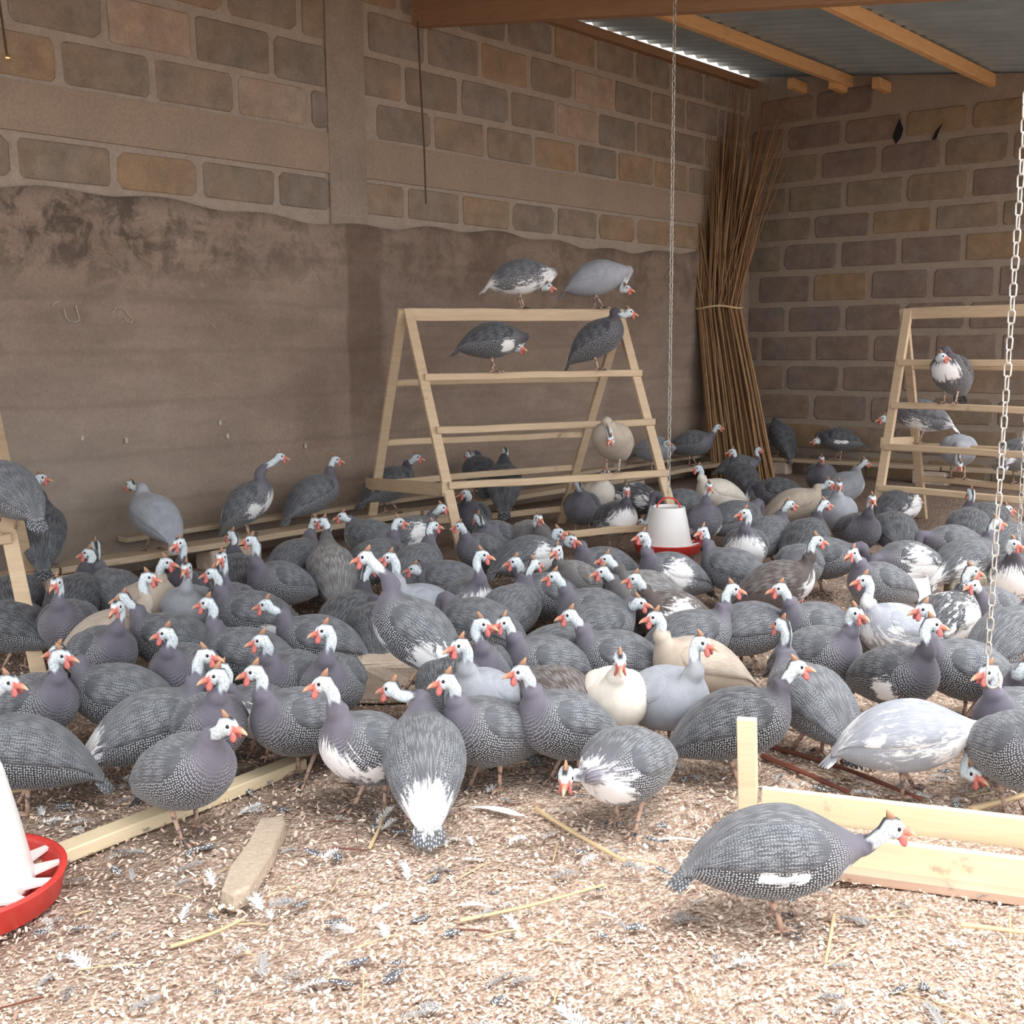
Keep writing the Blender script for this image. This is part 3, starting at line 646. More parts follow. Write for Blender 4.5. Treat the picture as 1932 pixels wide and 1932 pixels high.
def scatter_feathers():
    r=random.Random(5)
    for kind,mat,n,lab,grp in (('down',M_FW,85,'small white downy feather lying on the wood shaving litter','white down on the litter'),('down',M_FG,95,'small grey downy feather lying on the wood shaving litter','grey down on the litter'),('vane',M_FS,75,'white spotted dark feather lying on the wood shaving litter','spotted feathers on the litter')):
        ms=[feather_mesh(kind,k*3+len(lab),mat) for k in range(5)]
        for i in range(n):
            px=1932*(r.random()**1.35) if r.random()<.75 else r.uniform(0,1932); y=r.uniform(1.86,3.5)**1.0
            x=(px-966)/F*(y*.96+.1); o=obj('feather',ms[i%5]); o.location=(x,y,.004); o.rotation_euler=(r.uniform(-.25,.25),r.uniform(-.25,.25),r.uniform(0,6.3)); k=r.uniform(.7,1.25); o.scale=(k,k,k)
            setp(o,lab,'feather',grp)
scatter_feathers()
def big_feather(pa,pb,lab,mat,wk=.11):
    a=flo(*pa);b=flo(*pb);L=np.linalg.norm(b-a);v=[];f=[];n=14
    for k in range(n+1):
        q=k/n; x=(q-.5)*L; w_=max(.0007,L*wk*(sin(pi*min(1,max(0,(q-.1)/.9))**.6))); z=.012+.01*sin(pi*q); y0=.10*L*(q-.5)**2
        v+=[(x+w_*.3,y0+w_,z-.003),(x,y0,z),(x+w_*.3,y0-w_*.7,z-.003)]
    for k in range(n):
        for j in range(2): t=k*3+j; f.append((t,t+1,t+4,t+3))
    o=obj('feather',mesh('feather',v,f,mat)); c=(a+b)/2; o.location=tuple(c); o.rotation_euler=(0,0,atan2(b[1]-a[1],b[0]-a[0])); setp(o,lab,'feather')
big_feather((998,1548),(886,1528),'large white wing feather lying on the litter at front centre',M_FW)
big_feather((1235,1592),(1330,1598),'slim white feather beside the tail of the stretched foreground bird',M_FW,.06)
big_feather((1475,1372),(1545,1395),'greyish white feather behind the trough stake',M_FW,.08)
big_feather((860,1718),(930,1722),'pale flat feather lying under a straw at lower centre',M_FW,.12)
def straw(pts,r0,mat,lab,cat='straw',name='straw',group=None,node=False):
    P=[flo(x,y)+UP*(.008+r0) for x,y in pts]; c=P[0]; m=MB(); q=[p-c for p in P]; qq=catmull(q,5) if len(q)>2 else [q[0]+(q[1]-q[0])*t for t in np.linspace(0,1,6)]
    rr=[r0*(1-.35*i/len(qq))*(1.25 if node and i%3==1 else 1) for i in range(len(qq))]
    o=m.tube(qq,rr,6).build(name,mat); o.location=tuple(c); setp(o,lab,cat,group); return o
straw([(1010,1535),(1090,1585),(1180,1636)],.006,M_STRAW,'thick yellowish stalk lying at front centre, pointing to lower right',node=True)
straw([(868,1747),(1000,1718),(1142,1678)],.0042,M_STRAW,'long yellow straw lying across the litter at lower centre')
straw([(322,1797),(400,1772),(458,1745)],.0048,M_STRAW,'stout yellow straw on the litter at lower left')
straw([(698,1608),(716,1570),(730,1530)],.0048,M_STRAW,'yellow straw standing off from the feet of the white-tailed fowl')
straw([(628,1607),(692,1612)],.003,M_STALK,'short reddish twig touching a yellow straw')
straw([(1573,1735),(1566,1780),(1557,1826)],.0042,M_STRAW,'yellow straw lying below the foreground fowl')
straw([(1812,1755),(1870,1762),(1945,1772)],.0055,M_STRAW,'thick pale straw near the lower right edge')
straw([(1905,1730),(1905,1780)],.0025,M_STRAW,'thin upright-lying straw crossing the lower right corner')
straw([(0,1506),(80,1494),(165,1480)],.005,M_STRAW,'pale straw lying at the left edge above the plank')
straw([(428,1392),(520,1385)],.004,M_STRAW,'pale straw behind the fowl on the plank')
straw([(1436,1412),(1580,1455),(1738,1518)],.0075,M_STALK,'long dark red stalk lying behind the trough',node=True,name='stalk',cat='stalk')
straw([(1438,1436),(1510,1465),(1600,1505)],.0085,M_STALK,'shorter dark red stalk lying next to the trough board',node=True,name='stalk',cat='stalk')
straw([(1588,1447),(1648,1420)],.008,M_STALK,'broken red stalk under the lavender pecking fowl',name='stalk',cat='stalk')
straw([(1690,1318),(1770,1345),(1860,1378)],.010,M_STALK,'dark stalk in the straw beneath the chain hook',name='stalk',cat='stalk')
straw([(1830,1540),(1930,1512)],.010,M_STRAW,'pale stalk on the litter near the right edge behind the trough')
straw([(1600,1275),(1650,1300)],.012,M_STRAW,'short thick straw beside the plum-breasted fowl at right')
def scatter_straws():
    r=random.Random(9)
    for i in range(110):
        if i<55: px,py=r.uniform(0,1932),r.uniform(1480,1930)
        elif i<90: px,py=r.uniform(1380,1932),r.uniform(1180,1530)
        else: px,py=r.uniform(500,1900),r.uniform(1050,1250)
        p=flo(px,py); a=r.uniform(0,2*pi); L=r.uniform(.03,.13); d=np.array([cos(a),sin(a),0])*L
        o=MB().tube([-d/2,d*.1+UP*r.uniform(0,.004),d/2],r.uniform(.0010,.0024),5).build('straw',M_STALK if r.random()<.15 else M_STRAW); o.location=(p[0],p[1],.009)
        setp(o,'thin loose straw lying on the wood shaving litter','straw','loose thin straws on the litter')
scatter_straws()

# ------------------------------------------------------------------ guinea fowl
UPR=dict(D=[(-.235,.118),(-.200,.165),(-.155,.222),(-.10,.268),(-.04,.296),(.02,.303),(.068,.297),(.098,.291),(.114,.293),(.121,.303),(.126,.318)],
         V=[(-.242,.104),(-.215,.108),(-.168,.100),(-.11,.088),(-.045,.082),(.020,.084),(.086,.102),(.138,.136),(.166,.180),(.173,.226),(.172,.268)],
         w=[.030,.052,.079,.101,.113,.115,.107,.091,.067,.048,.034])
FWD=dict(D=[(-.225,.150),(-.192,.195),(-.150,.240),(-.10,.275),(-.04,.296),(.02,.300),(.066,.290),(.102,.274),(.136,.256),(.164,.241),(.186,.230)],
         V=[(-.236,.136),(-.212,.134),(-.168,.112),(-.11,.094),(-.045,.082),(.020,.084),(.083,.102),(.126,.126),(.152,.150),(.176,.168),(.194,.178)],
         w=[.030,.052,.079,.101,.113,.115,.107,.091,.067,.047,.032])
NPH=26
PHI=2*pi*np.arange(NPH)/NPH
MORPH=dict(P=((.074,.077,.088),(.135,.124,.155),1.0,.19),   # body pigment, neck pigment, pearls, vermiculation
           D=((.038,.039,.045),(.075,.068,.086),.80,.16),
           G=((.115,.110,.108),(.110,.100,.105),.60,.35),
           L=((.30,.315,.36),(.33,.335,.37),.25,.20),
           B=((.42,.345,.275),(.46,.39,.32),.10,.25),
           N=((.085,.066,.060),(.080,.064,.062),.25,.25),
           W=((.74,.68,.60),(.72,.66,.58),0,0))
PATCH=dict(breast=[((.15,.05,.17),.075),((.15,-.05,.17),.075),((.165,0,.21),.06)],
           wing=[((.02,.10,.20),.075),((.02,-.10,.20),.075)], streak=[((x,y,.172+.15*abs(x+.01)),.017) for x in (-.06,-.045,-.03,-.015,0,.015,.03) for y in (.108,-.108)], keel=[((.13,.03,.15),.04),((.13,-.03,.15),.04),((.10,.04,.125),.04),((.10,-.04,.125),.04)],
           belly=[((.03,.05,.10),.085),((.03,-.05,.10),.085),((-.06,0,.10),.07)], rump=[((-.20,0,.13),.075),((-.23,0,.11),.06)],
           flank=[((-.06,.09,.14),.065),((-.06,-.09,.14),.065)], spot=[((.06,.1,.15),.045),((.06,-.1,.15),.045)])
def patch_field(pts, kinds):
    f=np.zeros(len(pts))
    for k in kinds:
        if k=='pied':
            f=np.maximum(f,.36+.35*np.sin(pts[:,0]*38+1)*np.sin(pts[:,1]*33+.5)+.2*np.sin(pts[:,2]*41)); continue
        jr=np.random.default_rng(NB[0]*7+len(k)); jo=jr.normal(0,.010,3); jk=jr.uniform(.9,1.12)
        if k=='streak': jo*=0; jk=1
        for c,r in PATCH[k]:
            r=r*jk; d=np.linalg.norm(pts-np.array(c)-jo,axis=1); f=np.maximum(f,np.clip(1.25-d/r*.75,0,1))
    return f
def set_attrs(me, pig, zone, uv=None, skin=None):
    n=len(me.vertices)
    at=me.attributes.new('skin','FLOAT','POINT'); at.data.foreach_set('value',(np.zeros(n) if skin is None else skin).astype(np.float32))
    for nm,a in (('pig',pig),('zone',zone)):
        at=me.attributes.new(nm,'FLOAT_COLOR','POINT'); at.data.foreach_set('color',np.concatenate([a,np.ones((n,1))],1).astype(np.float32).ravel())
    if uv is not None:
        ul=me.uv_layers.new(name='UVMap'); li=np.zeros(len(me.loops),int); me.loops.foreach_get('vertex_index',li)
        u=uv[li].copy()
        # seam: keep the angular coordinate continuous inside each face
        ls=np.zeros(len(me.polygons),int); lt=np.zeros(len(me.polygons),int); me.polygons.foreach_get('loop_start',ls); me.polygons.foreach_get('loop_total',lt)
        per=2*pi*.095
        for s_,t_ in zip(ls,lt):
            q=u[s_:s_+t_,0]
            if q.max()-q.min()>per/2: q[q<per/2]+=per
        ul.data.foreach_set('uv',u.astype(np.float32).ravel())
def head_parts():
    P={}
    # beak: hooked cone along +x
    st=[(.030,.0,.0125,.0105),(.040,-.001,.0105,.009),(.050,-.003,.0078,.0064),(.058,-.0065,.005,.004),(.064,-.011,.0022,.0018)]
    v=[];f=[];n=10
    for x,z,rh,rw in st:
        for i in range(n): a=2*pi*i/n; v.append((x,rw*sin(a),z-.004+rh*cos(a)))
    for k in range(len(st)-1):
        for i in range(n): f.append((k*n+i,k*n+(i+1)%n,k*n+n+(i+1)%n,k*n+n+i))
    f.append(tuple(range((len(st)-1)*n,len(st)*n))); P['beak']=mesh('beak',v,f,M_BEAK,True)
    st=[(.002,.018,.017,.0095),(-.001,.025,.014,.008),(-.005,.032,.0105,.006),(-.010,.039,.0065,.004),(-.014,.0445,.002,.0015)]
    v=[];f=[]
    for x,z,rl,rw in st:
        for i in range(n): a=2*pi*i/n; v.append((x+rl*cos(a),rw*sin(a),z-.10*rl*cos(a)))
    for k in range(len(st)-1):
        for i in range(n): f.append((k*n+i,k*n+(i+1)%n,k*n+n+(i+1)%n,k*n+n+i))
    f.append(tuple(range((len(st)-1)*n,len(st)*n))); P['casque']=mesh('casque',v,f,M_CASQ,True)
    for s,nm in ((1,'wl'),(-1,'wr')):
        v=[];f=[];m_=8;k_=6
        for k in range(k_+1):
            b=pi*k/k_
            for i in range(m_):
                a=2*pi*i/m_; q=np.array([.0105*sin(b)*cos(a),.0048*sin(b)*sin(a),.0140*cos(b)])
                q[0]+= -.25*q[2]; v.append((q[0]+.029,s*(.013+max(0,-q[2])*.35)+q[1],q[2]-.0225))
        for k in range(k_):
            for i in range(m_): f.append((k*m_+i,(k+1)*m_+i,(k+1)*m_+(i+1)%m_,k*m_+(i+1)%m_))
        P[nm]=mesh('wattle',v,f,M_WATT,True)
        v=[];f=[]
        for k in range(k_+1):
            b=pi*k/k_
            for i in range(m_): a=2*pi*i/m_; v.append((.013+.0058*sin(b)*cos(a), s*(.0195+.003*sin(b)*sin(a)), .006+.0058*cos(b)))
        for k in range(k_):
            for i in range(m_): f.append((k*m_+i,(k+1)*m_+i,(k+1)*m_+(i+1)%m_,k*m_+(i+1)%m_))
        P['el' if s>0 else 'er']=mesh('eye',v,f,M_EYE,True)
    return P
HP=head_parts()
def leg_mesh(sx,stride):
    m=MB(); x=stride
    m.tube([(-.005,0,.15),(-.012,0,.112),(-.020,0,.088),(x*.6-.008,0,.045),(x,0,.010)],[.022,.015,.0085,.0065,.0068],8)
    for a,l in ((0,.058),(.55,.048),(-.55,.048)):
        d=np.array([cos(a),sin(a),0]); m.tube([np.array([x,0,.010]),np.array([x,0,.010])+d*l*.45+UP*.002,np.array([x,0,.004])+d*l*.85,np.array([x,0,.002])+d*l],[.0062,.0052,.0042,.0015],6)
    m.tube([(x,0,.010),(x-.016,0,.006),(x-.026,0,.003)],[.0055,.004,.0015],6)
    return mesh('leg',m.v,m.f,M_LEG,True)
LEGS=[leg_mesh(0,.004),leg_mesh(0,.030),leg_mesh(0,-.014),leg_mesh(0,.018)]
def rotp(P,c,a):
    P=np.asarray(P,float)-c; return np.stack([P[:,0]*cos(a)-P[:,1]*sin(a),P[:,0]*sin(a)+P[:,1]*cos(a)],1)+c
NB=[0]; LABELS=set()
def fowl(root_loc, yaw, s, head_w, hyaw, morph, label, white=(), pitch=0, hpitch=-6, low=None, neckdark=.5):
    """one bird: root at its feet; head_w = world point of the head or None; yaw/hyaw in degrees (0 = +X, 90 = +Y)"""
    root=empty('guinea_fowl',root_loc,radians(yaw)); root.scale=(s,s,s); setp(root,label,'guinea fowl','flock of guinea fowl in the shed')
    if label in LABELS or len(label.split())>16: print('LABEL?',label)
    LABELS.add(label)
    c,sn=cos(radians(yaw)),sin(radians(yaw))
    def tolocal(p): d=(np.asarray(p)-root_loc)/s; return np.array([d[0]*c+d[1]*sn,-d[0]*sn+d[1]*c,d[2]])
    H=tolocal(head_w) if head_w is not None else (np.array([.27,.03,.09]) if pitch<10 else np.array([.205,.045,.215]))
    kk=np.clip((H[2]-.20)/.13,0,1) if low is None else 1-low
    D=np.array(FWD['D'])*(1-kk)+np.array(UPR['D'])*kk; V=np.array(FWD['V'])*(1-kk)+np.array(UPR['V'])*kk; w=np.array(FWD['w'])*(1-kk)+np.array(UPR['w'])*kk
    pr=radians(pitch); D=rotp(D,np.array([-.005,.19]),pr); V=rotp(V,np.array([-.005,.19]),pr)
    sub=3; Dd=catmull(D,sub); Vd=catmull(V,sub); wd_=catmull(w[:,None],sub)[:,0]
    C2=(Dd+Vd)/2; R2=(Dd-Vd)/2; nb=len(C2)
    ctr=np.stack([C2[:,0],np.zeros(nb),C2[:,1]],1); dv=np.stack([R2[:,0],np.zeros(nb),R2[:,1]],1)
    sd=np.tile([0,1.,0],(nb,1))*wd_[:,None]
    st=np.arange(nb)/sub
    # neck
    P0=ctr[-1]; n0=np.array([-dv[-1,2],0,dv[-1,0]]); n0/=np.linalg.norm(n0); n0=-n0 if n0@(ctr[-1]-ctr[-3])<0 else n0
    v=H-P0; dist=np.linalg.norm(v); 
    lim=.27
    if dist>lim: H=P0+v*lim/dist; dist=lim
    if dist<.07: H=P0+(v/(dist+1e-6))*.07+np.array([.01,0,0]); dist=np.linalg.norm(H-P0)
    hy=radians(((hyaw-yaw+180)%360)-180); hp=radians(hpitch)
    dh=np.array([cos(hy)*cos(hp),sin(hy)*cos(hp),sin(hp)]); lf=np.array([-sin(hy),cos(hy),0]); uh=np.cross(dh,lf)
    Hb=H-dh*.014-uh*.014
    # arrival direction of the neck: along the way up, leaning into the head
    ar=(H-P0)/dist; tin=ar*.75+uh*.45+dh*.35; tin/=np.linalg.norm(tin)
    A=P0+n0*dist*.36; Bq=Hb-tin*dist*.34
    nn_=11; T=np.linspace(0,1,nn_+1)[1:]
    bez=lambda t:(1-t)**3*P0+3*(1-t)**2*t*A+3*(1-t)*t*t*Bq+t**3*Hb
    dbe=lambda t:3*(1-t)**2*(A-P0)+6*(1-t)*t*(Bq-A)+3*t*t*(Hb-Bq)
    r0h=np.linalg.norm(dv[-1]); r0w=wd_[-1]
    rc=[];rd=[];rs=[];tl=[]
    for t in T:
        p=bez(t); tg=dbe(t); tg/=np.linalg.norm(tg); a=hy*t*t*(3-2*t); sv=np.array([-sin(a),cos(a),0]); sv=sv-tg*(sv@tg)
        if np.linalg.norm(sv)<.2: sv=lf-tg*(lf@tg)
        sv/=np.linalg.norm(sv); dd=np.cross(tg,sv)
        k=t*t*(3-2*t) if t<1 else 1; q=min(1,t/.55); q=q*q*(3-2*q)
        rh=r0h+(.0195-r0h)*q; rw=r0w+(.0180-r0w)*q
        rc.append(p); rd.append(dd*rh); rs.append(sv*rw); tl.append(t)
    # head rings
    for o,rh,rw,sh in ((.000,.0265,.0210,.001),(.012,.0275,.0220,.001),(.022,.0240,.0195,.0005),(.031,.0180,.0145,-.002),(.038,.0115,.0095,-.004),(.042,.005,.004,-.005)):
        k=min(1,o/.012+.35); dd=rd[nn_-1]/np.linalg.norm(rd[nn_-1])*(1-k)+uh*k; dd/=np.linalg.norm(dd)
        rc.append(H+dh*(o-.004)+uh*sh); rd.append(dd*rh); rs.append(lf*rw); tl.append(1+ o*10+.05)
    ctr=np.concatenate([ctr,rc]); dv=np.concatenate([dv,rd]); sd=np.concatenate([sd,rs]); NR_=len(ctr)
    cp,sp=np.cos(PHI),np.sin(PHI)
    pts=ctr[:,None,:]+dv[:,None,:]*cp[None,:,None]+sd[:,None,:]*sp[None,:,None]
    # hollow the flanks a little towards the tail for a keeled, feathered shape
    verts=pts.reshape(-1,3); i=np.arange(NR_-1)[:,None]*NPH; j=np.arange(NPH)[None,:]; j2=(j+1)%NPH
    fs=np.stack([i+j,i+j2,i+NPH+j2,i+NPH+j],2).reshape(-1,4).tolist()
    fs.append(list(range(NPH-1,-1,-1))); fs.append(list(range((NR_-1)*NPH,NR_*NPH)))
    pb,pn,dts,wav=MORPH[morph]; pb=np.array(pb);pn=np.array(pn)
    ts=np.concatenate([st,10+np.array(tl)*10]); TS=np.repeat(ts,NPH); PH=np.tile(np.minimum(PHI,2*pi-PHI),NR_)      # 0 dorsal .. pi ventral
    NSIG=np.tile(PHI,NR_)
    kn=np.clip((TS-6.9+(1-np.cos(PH))*.30)/2.6,0,1)[:,None]
    shade=np.clip(1.45-.42*PH,.55,1.45)[:,None]*np.array([1.02,1.0,.98]) if morph in 'PDG' else 1.0  # lighter back, darker belly: plumage tone with some sky light painted in
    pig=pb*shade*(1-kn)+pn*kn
    dots=dts*np.clip((8.9-TS+.4*np.sin(NSIG*3))/2.4,0,1)*np.clip((PH-.35)/.7,.0,1); 
    wave=wav*np.clip((7.6-TS)/1.5,0,1)*np.clip((1.15-PH)/.5,0,1)
    skin=np.array((.66,.72,.76)); blk=np.array((.03,.028,.032)); red=np.array((.58,.17,.14))
    isn=TS>10; tn=(TS-10)/10
    ks=np.clip((tn-(neckdark+.08*np.sin(NSIG*4)))/.10,0,1)*isn
    pig=pig*(1-ks[:,None])+skin*ks[:,None]
    # bristly dark nape and crown, dark lashes of blue at the throat
    kb=np.clip((.42-PH)/.22,0,1)*np.clip((tn-.30)/.15,0,1)*(tn<1.2)*.95
    kb=np.maximum(kb,np.clip((.62-PH)/.3,0,1)*((tn>=1.0)&(tn<1.30)))
    kt=np.clip((PH-2.75)/.25,0,1)*np.clip((tn-.45)/.1,0,1)*(tn<.95)
    pig=pig*(1-kb[:,None])+blk*kb[:,None]; pig=pig*(1-kt[:,None]*.8)+np.array((.10,.13,.24))*kt[:,None]*.8
    kr=np.clip((tn-1.30)/.06,0,1)*(PH>.8); pig=pig*(1-kr[:,None])+red*kr[:,None]
    white_f=patch_field(verts,white) if white else np.zeros(len(verts))
    white_f*= (tn<.6)
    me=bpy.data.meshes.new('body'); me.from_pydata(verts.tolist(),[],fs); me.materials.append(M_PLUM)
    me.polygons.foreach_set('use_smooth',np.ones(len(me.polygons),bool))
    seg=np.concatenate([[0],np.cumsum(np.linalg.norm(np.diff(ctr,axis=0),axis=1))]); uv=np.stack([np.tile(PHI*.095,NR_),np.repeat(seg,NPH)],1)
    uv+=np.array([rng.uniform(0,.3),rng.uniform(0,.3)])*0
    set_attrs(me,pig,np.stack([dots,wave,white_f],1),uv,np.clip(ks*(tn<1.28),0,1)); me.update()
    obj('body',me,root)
    # folded wings: shallow feathered shells hugging the flank
    for sg in (1,-1):
        nI,nJ=17,8; vv=[];tsw=[];uvw=[]
        for a in range(nI):
            q=a/(nI-1); sv=6.9-6.3*q; k=min(sv*sub,nb-1.001); k0=int(k); fr=k-k0
            cc=ctr[k0]*(1-fr)+ctr[k0+1]*fr; dd=dv[k0]*(1-fr)+dv[k0+1]*fr; ss=sd[k0]*(1-fr)+sd[k0+1]*fr
            hw=.62*sqrt(max(0,1-(1-min(1,q*3.2))**2))*(1-.72*max(0,(q-.55)/.45)**1.4)+.02; mid=1.12-.10*q-.12*(1-q)
            for b in range(nJ):
                r=b/(nJ-1); ph=mid+(r*2-1)*hw; 
                off=.0085*min(1,r*3.5)*min(1,q*6+.05); 
                if b==0: off=-.004
                if b==nJ-1: ph=mid+hw*.97; off=-.005
                if a==nI-1: off=max(off,.004)
                dirv=dd*cos(ph)+sg*ss*sin(ph); L_=np.linalg.norm(dirv)
                vv.append(cc+dirv*(1+off/max(L_,.01))); uvw.append((ph*.095,seg[k0]+fr*(seg[k0+1]-seg[k0])+.011)); tsw.append(sv)
        vv=np.array(vv); f2=[]
        for a in range(nI-1):
            for b in range(nJ-1):
                z0=a*nJ+b; q4=(z0,z0+1,z0+nJ+1,z0+nJ); f2.append(q4 if sg>0 else q4[::-1])
        me=bpy.data.meshes.new('wing'); me.from_pydata(vv.tolist(),[],f2); me.materials.append(M_PLUM); me.polygons.foreach_set('use_smooth',np.ones(len(me.polygons),bool))
        tsw=np.array(tsw); kn=np.clip((tsw-6.2)/1.5,0,1)[:,None]; pg=(pb*(np.tile(np.linspace(1.30,.95,nJ),nI)[:,None] if morph in 'PDG' else 1)*(1-kn)+pn*kn)  # upper wing lighter too, partly painted sky light
        bb=np.tile(np.linspace(0,1,nJ),nI)
        wf=patch_field(vv,[k for k in white if k!='breast']) if white else np.zeros(len(vv))
        set_attrs(me,pg,np.stack([dts*.25*np.ones(len(vv))*np.clip((6.4-tsw),0,1),wav*1.0*np.clip((6.8-tsw)/1.2,0,1)*(.5+.5*bb),wf],1),np.array(uvw)); me.update()
        obj('wing',me,root)
    # short drooping tail of seven feathers
    m=MB(); tp=ctr[1]; td=(ctr[0]-ctr[3]); td/=np.linalg.norm(td)
    for k in range(7):
        a=(k-3)*.115; d=td*cos(a)+np.array([0,1,0])*sin(a); sdv=np.cross(d,UP); sdv/=np.linalg.norm(sdv); u_=np.cross(sdv,d); L_=.072-.007*abs(k-3)
        base=tp-td*.012+np.array([0,(k-3)*.0095,0])-u_*abs(k-3)*.003
        row=[(0,.010),(.35,.0125),(.75,.0115),(1,.003)]; v2=[]
        for q,wq in row: p=base+d*L_*q-UP*.010*q*q; v2+= [p+sdv*wq+u_*-.0015,p+u_*.0015,p-sdv*wq+u_*-.0015]
        f2=[]
        for r in range(3):
            for b in range(2): f2.append((r*3+b,r*3+b+1,r*3+b+4,r*3+b+3))
        m.add(v2,f2)
    me=mesh('tail',m.v,m.f,M_PLUM,True); vv=np.array(m.v); n=len(vv)
    wf=patch_field(vv,white) if white else np.zeros(n)
    set_attrs(me,np.tile(pb,(n,1)),np.stack([np.full(n,dts*.6),np.full(n,wav*.3),wf],1),np.stack([vv[:,0],vv[:,1]],1)[:,[1,0]])
    obj('tail',me,root)
    # head furniture in the head frame
    hm=Matrix.Identity(4)
    for q in range(3): hm[q][0]=dh[q]; hm[q][1]=lf[q]; hm[q][2]=uh[q]; hm[q][3]=H[q]
    for nm,key in (('beak','beak'),('casque','casque'),('wattle','wl'),('wattle','wr'),('eye','el'),('eye','er')):
        o=obj(nm,HP[key],root); o.matrix_local=hm
    st_=NB[0]%2
    for sg in (1,-1):
        o=obj('leg',LEGS[(1 if sg*(1 if st_ else -1)>0 else 2) if NB[0]%3 else 0],root); o.location=(-.002,sg*.042,0); o.rotation_euler=(0,0,sg*.12)
    NB[0]+=1
    return root
WORD=dict(P='speckled grey guinea fowl',D='blackish speckled guinea fowl',G='brownish grey guinea fowl',L='pale lavender guinea fowl',B='buff coloured guinea fowl',N='dark brown guinea fowl',W='creamy white guinea fowl')
FLOCK=[]
def bird(bx,by,hx,hy,yaw,hyaw,morph,label,white=(),pitch=0,hpitch=-6,z=0.0,sc=1.0,perch=None,low=None,nd=.5,dz=0,fix=False):
    if perch:
        P,Q=BARS[perch]; bt=None
        for t in np.linspace(0,1,400):
            X=P+(Q-P)*t; e=abs(proj(X)[0]-bx)
            if bt is None or e<bt[0]: bt=(e,X)
        R=bt[1]; d=depth(R)
    else:
        d=depth(flo(bx,by,z+.19)); R=flo(bx,by,z+(.178 if d<3.25 else .225)); d=depth(R); R=R-UP*(R[2]-z)
        if hx is not None and low is None: pitch+=6
    s=float(np.clip(.895+.026*(d-2.5),.87,1.02))*sc
    FLOCK.append(dict(R=R,home=R.copy(),s=s,yaw=yaw,hyaw=hyaw,hx=hx,hy=hy,morph=morph,label=WORD[morph]+' '+label,white=white,pitch=pitch,hpitch=hpitch,low=low,nd=nd,dz=dz,fix=fix,free=not perch and z==0 and not fix))
OBST=[]                                     # static things on the floor: centre, radius
def spread_flock():
    # birds stand shoulder to shoulder, not inside one another
    n=len(FLOCK); P=np.array([b['R'] for b in FLOCK]); S=np.array([b['s'] for b in FLOCK]); free=np.array([b['free'] for b in FLOCK],float)
    A=np.radians([b['yaw'] for b in FLOCK]); ax=np.stack([np.cos(A),np.sin(A)],1); z=P[:,2].copy()
    view=P[:,:2]-CO[:2]; view/=np.linalg.norm(view,axis=1)[:,None]
    offs=(-.115,-.035,.045,.11); rad=(.050,.080,.082,.058); nc=len(offs)
    HOME=np.array([b['home'] for b in FLOCK])[:,:2]
    for it in range(150):
        C=np.stack([P[:,:2]+ax*(o*S)[:,None] for o in offs],1); r=np.stack([S*q for q in rad],1)
        mv=np.zeros((n,2))
        for i in range(n):
            if not free[i]: continue
            near=np.where((np.linalg.norm(P[:,:2]-P[i,:2],axis=1)<.5)&(np.abs(z-z[i])<.25))[0]
            for j in near:
                if j==i: continue
                d=C[i][:,None,:]-C[j][None,:,:]; L=np.linalg.norm(d,axis=2)+1e-6; pen=r[i][:,None]+r[j][None,:]-L
                k=np.unravel_index(np.argmax(pen),pen.shape)
                if pen[k]>0:
                    u=d[k]/L[k]; mv[i]+=u*pen[k]*(.5 if free[j] else 1)*.45
            for c,rr in OBST:
                d=C[i]-np.asarray(c)[None,:2]; L=np.linalg.norm(d,axis=1)+1e-6; pen=r[i]+rr-L; k=int(np.argmax(pen))
                if pen[k]>0: mv[i]+=d[k]/L[k]*pen[k]*.5
        al=(mv*view).sum(1)[:,None]*view; P[:,:2]+=al*1.0+(mv-al)*.5
        if it<130: P[:,:2]+=(HOME-P[:,:2])*.06*free[:,None]
    for i,b in enumerate(FLOCK): b['R']=P[i]
def fit_pose():
    # turn / shift a body a little so that its neck rises under its head
    rt=CM[:,0]
    for b in FLOCK:
        if b['hx'] is None or b['fix'] or (b['low'] or 0)>.75: continue
        best=None
        for dy in range(-70,71,5):
            a=radians(b['yaw']+dy); f=np.array([cos(a),sin(a),0])
            for sh in (np.linspace(-.09,.09,13) if b['free'] else (0,)):
                R=b['R']+rt*sh*np.array([1,1,0]); nk=R+f*.165*b['s']+UP*.40*b['s']; hw=atdepth(b['hx'],b['hy'],depth(nk)); m=(hw-nk)@rt
                c=(m/.030)**2+(dy/32)**2+(sh/.06)**2
                if best is None or c<best[0]: best=(c,dy,R)
        b['yaw']+=best[1]; b['R']=best[2]
def hatch():
    for b in FLOCK:
        R=b['R']; s=b['s']; hw=None
        if b['hx'] is not None:
            a=radians(b['yaw']); guess=R+s*np.array([.15*cos(a),.15*sin(a),.40]); hw=atdepth(b['hx'],b['hy'],depth(guess)+b['dz'])
        fowl(R,b['yaw'],s,hw,b['hyaw'],b['morph'],b['label'],b['white'],b['pitch'],b['hpitch'],b['low'],b['nd'])
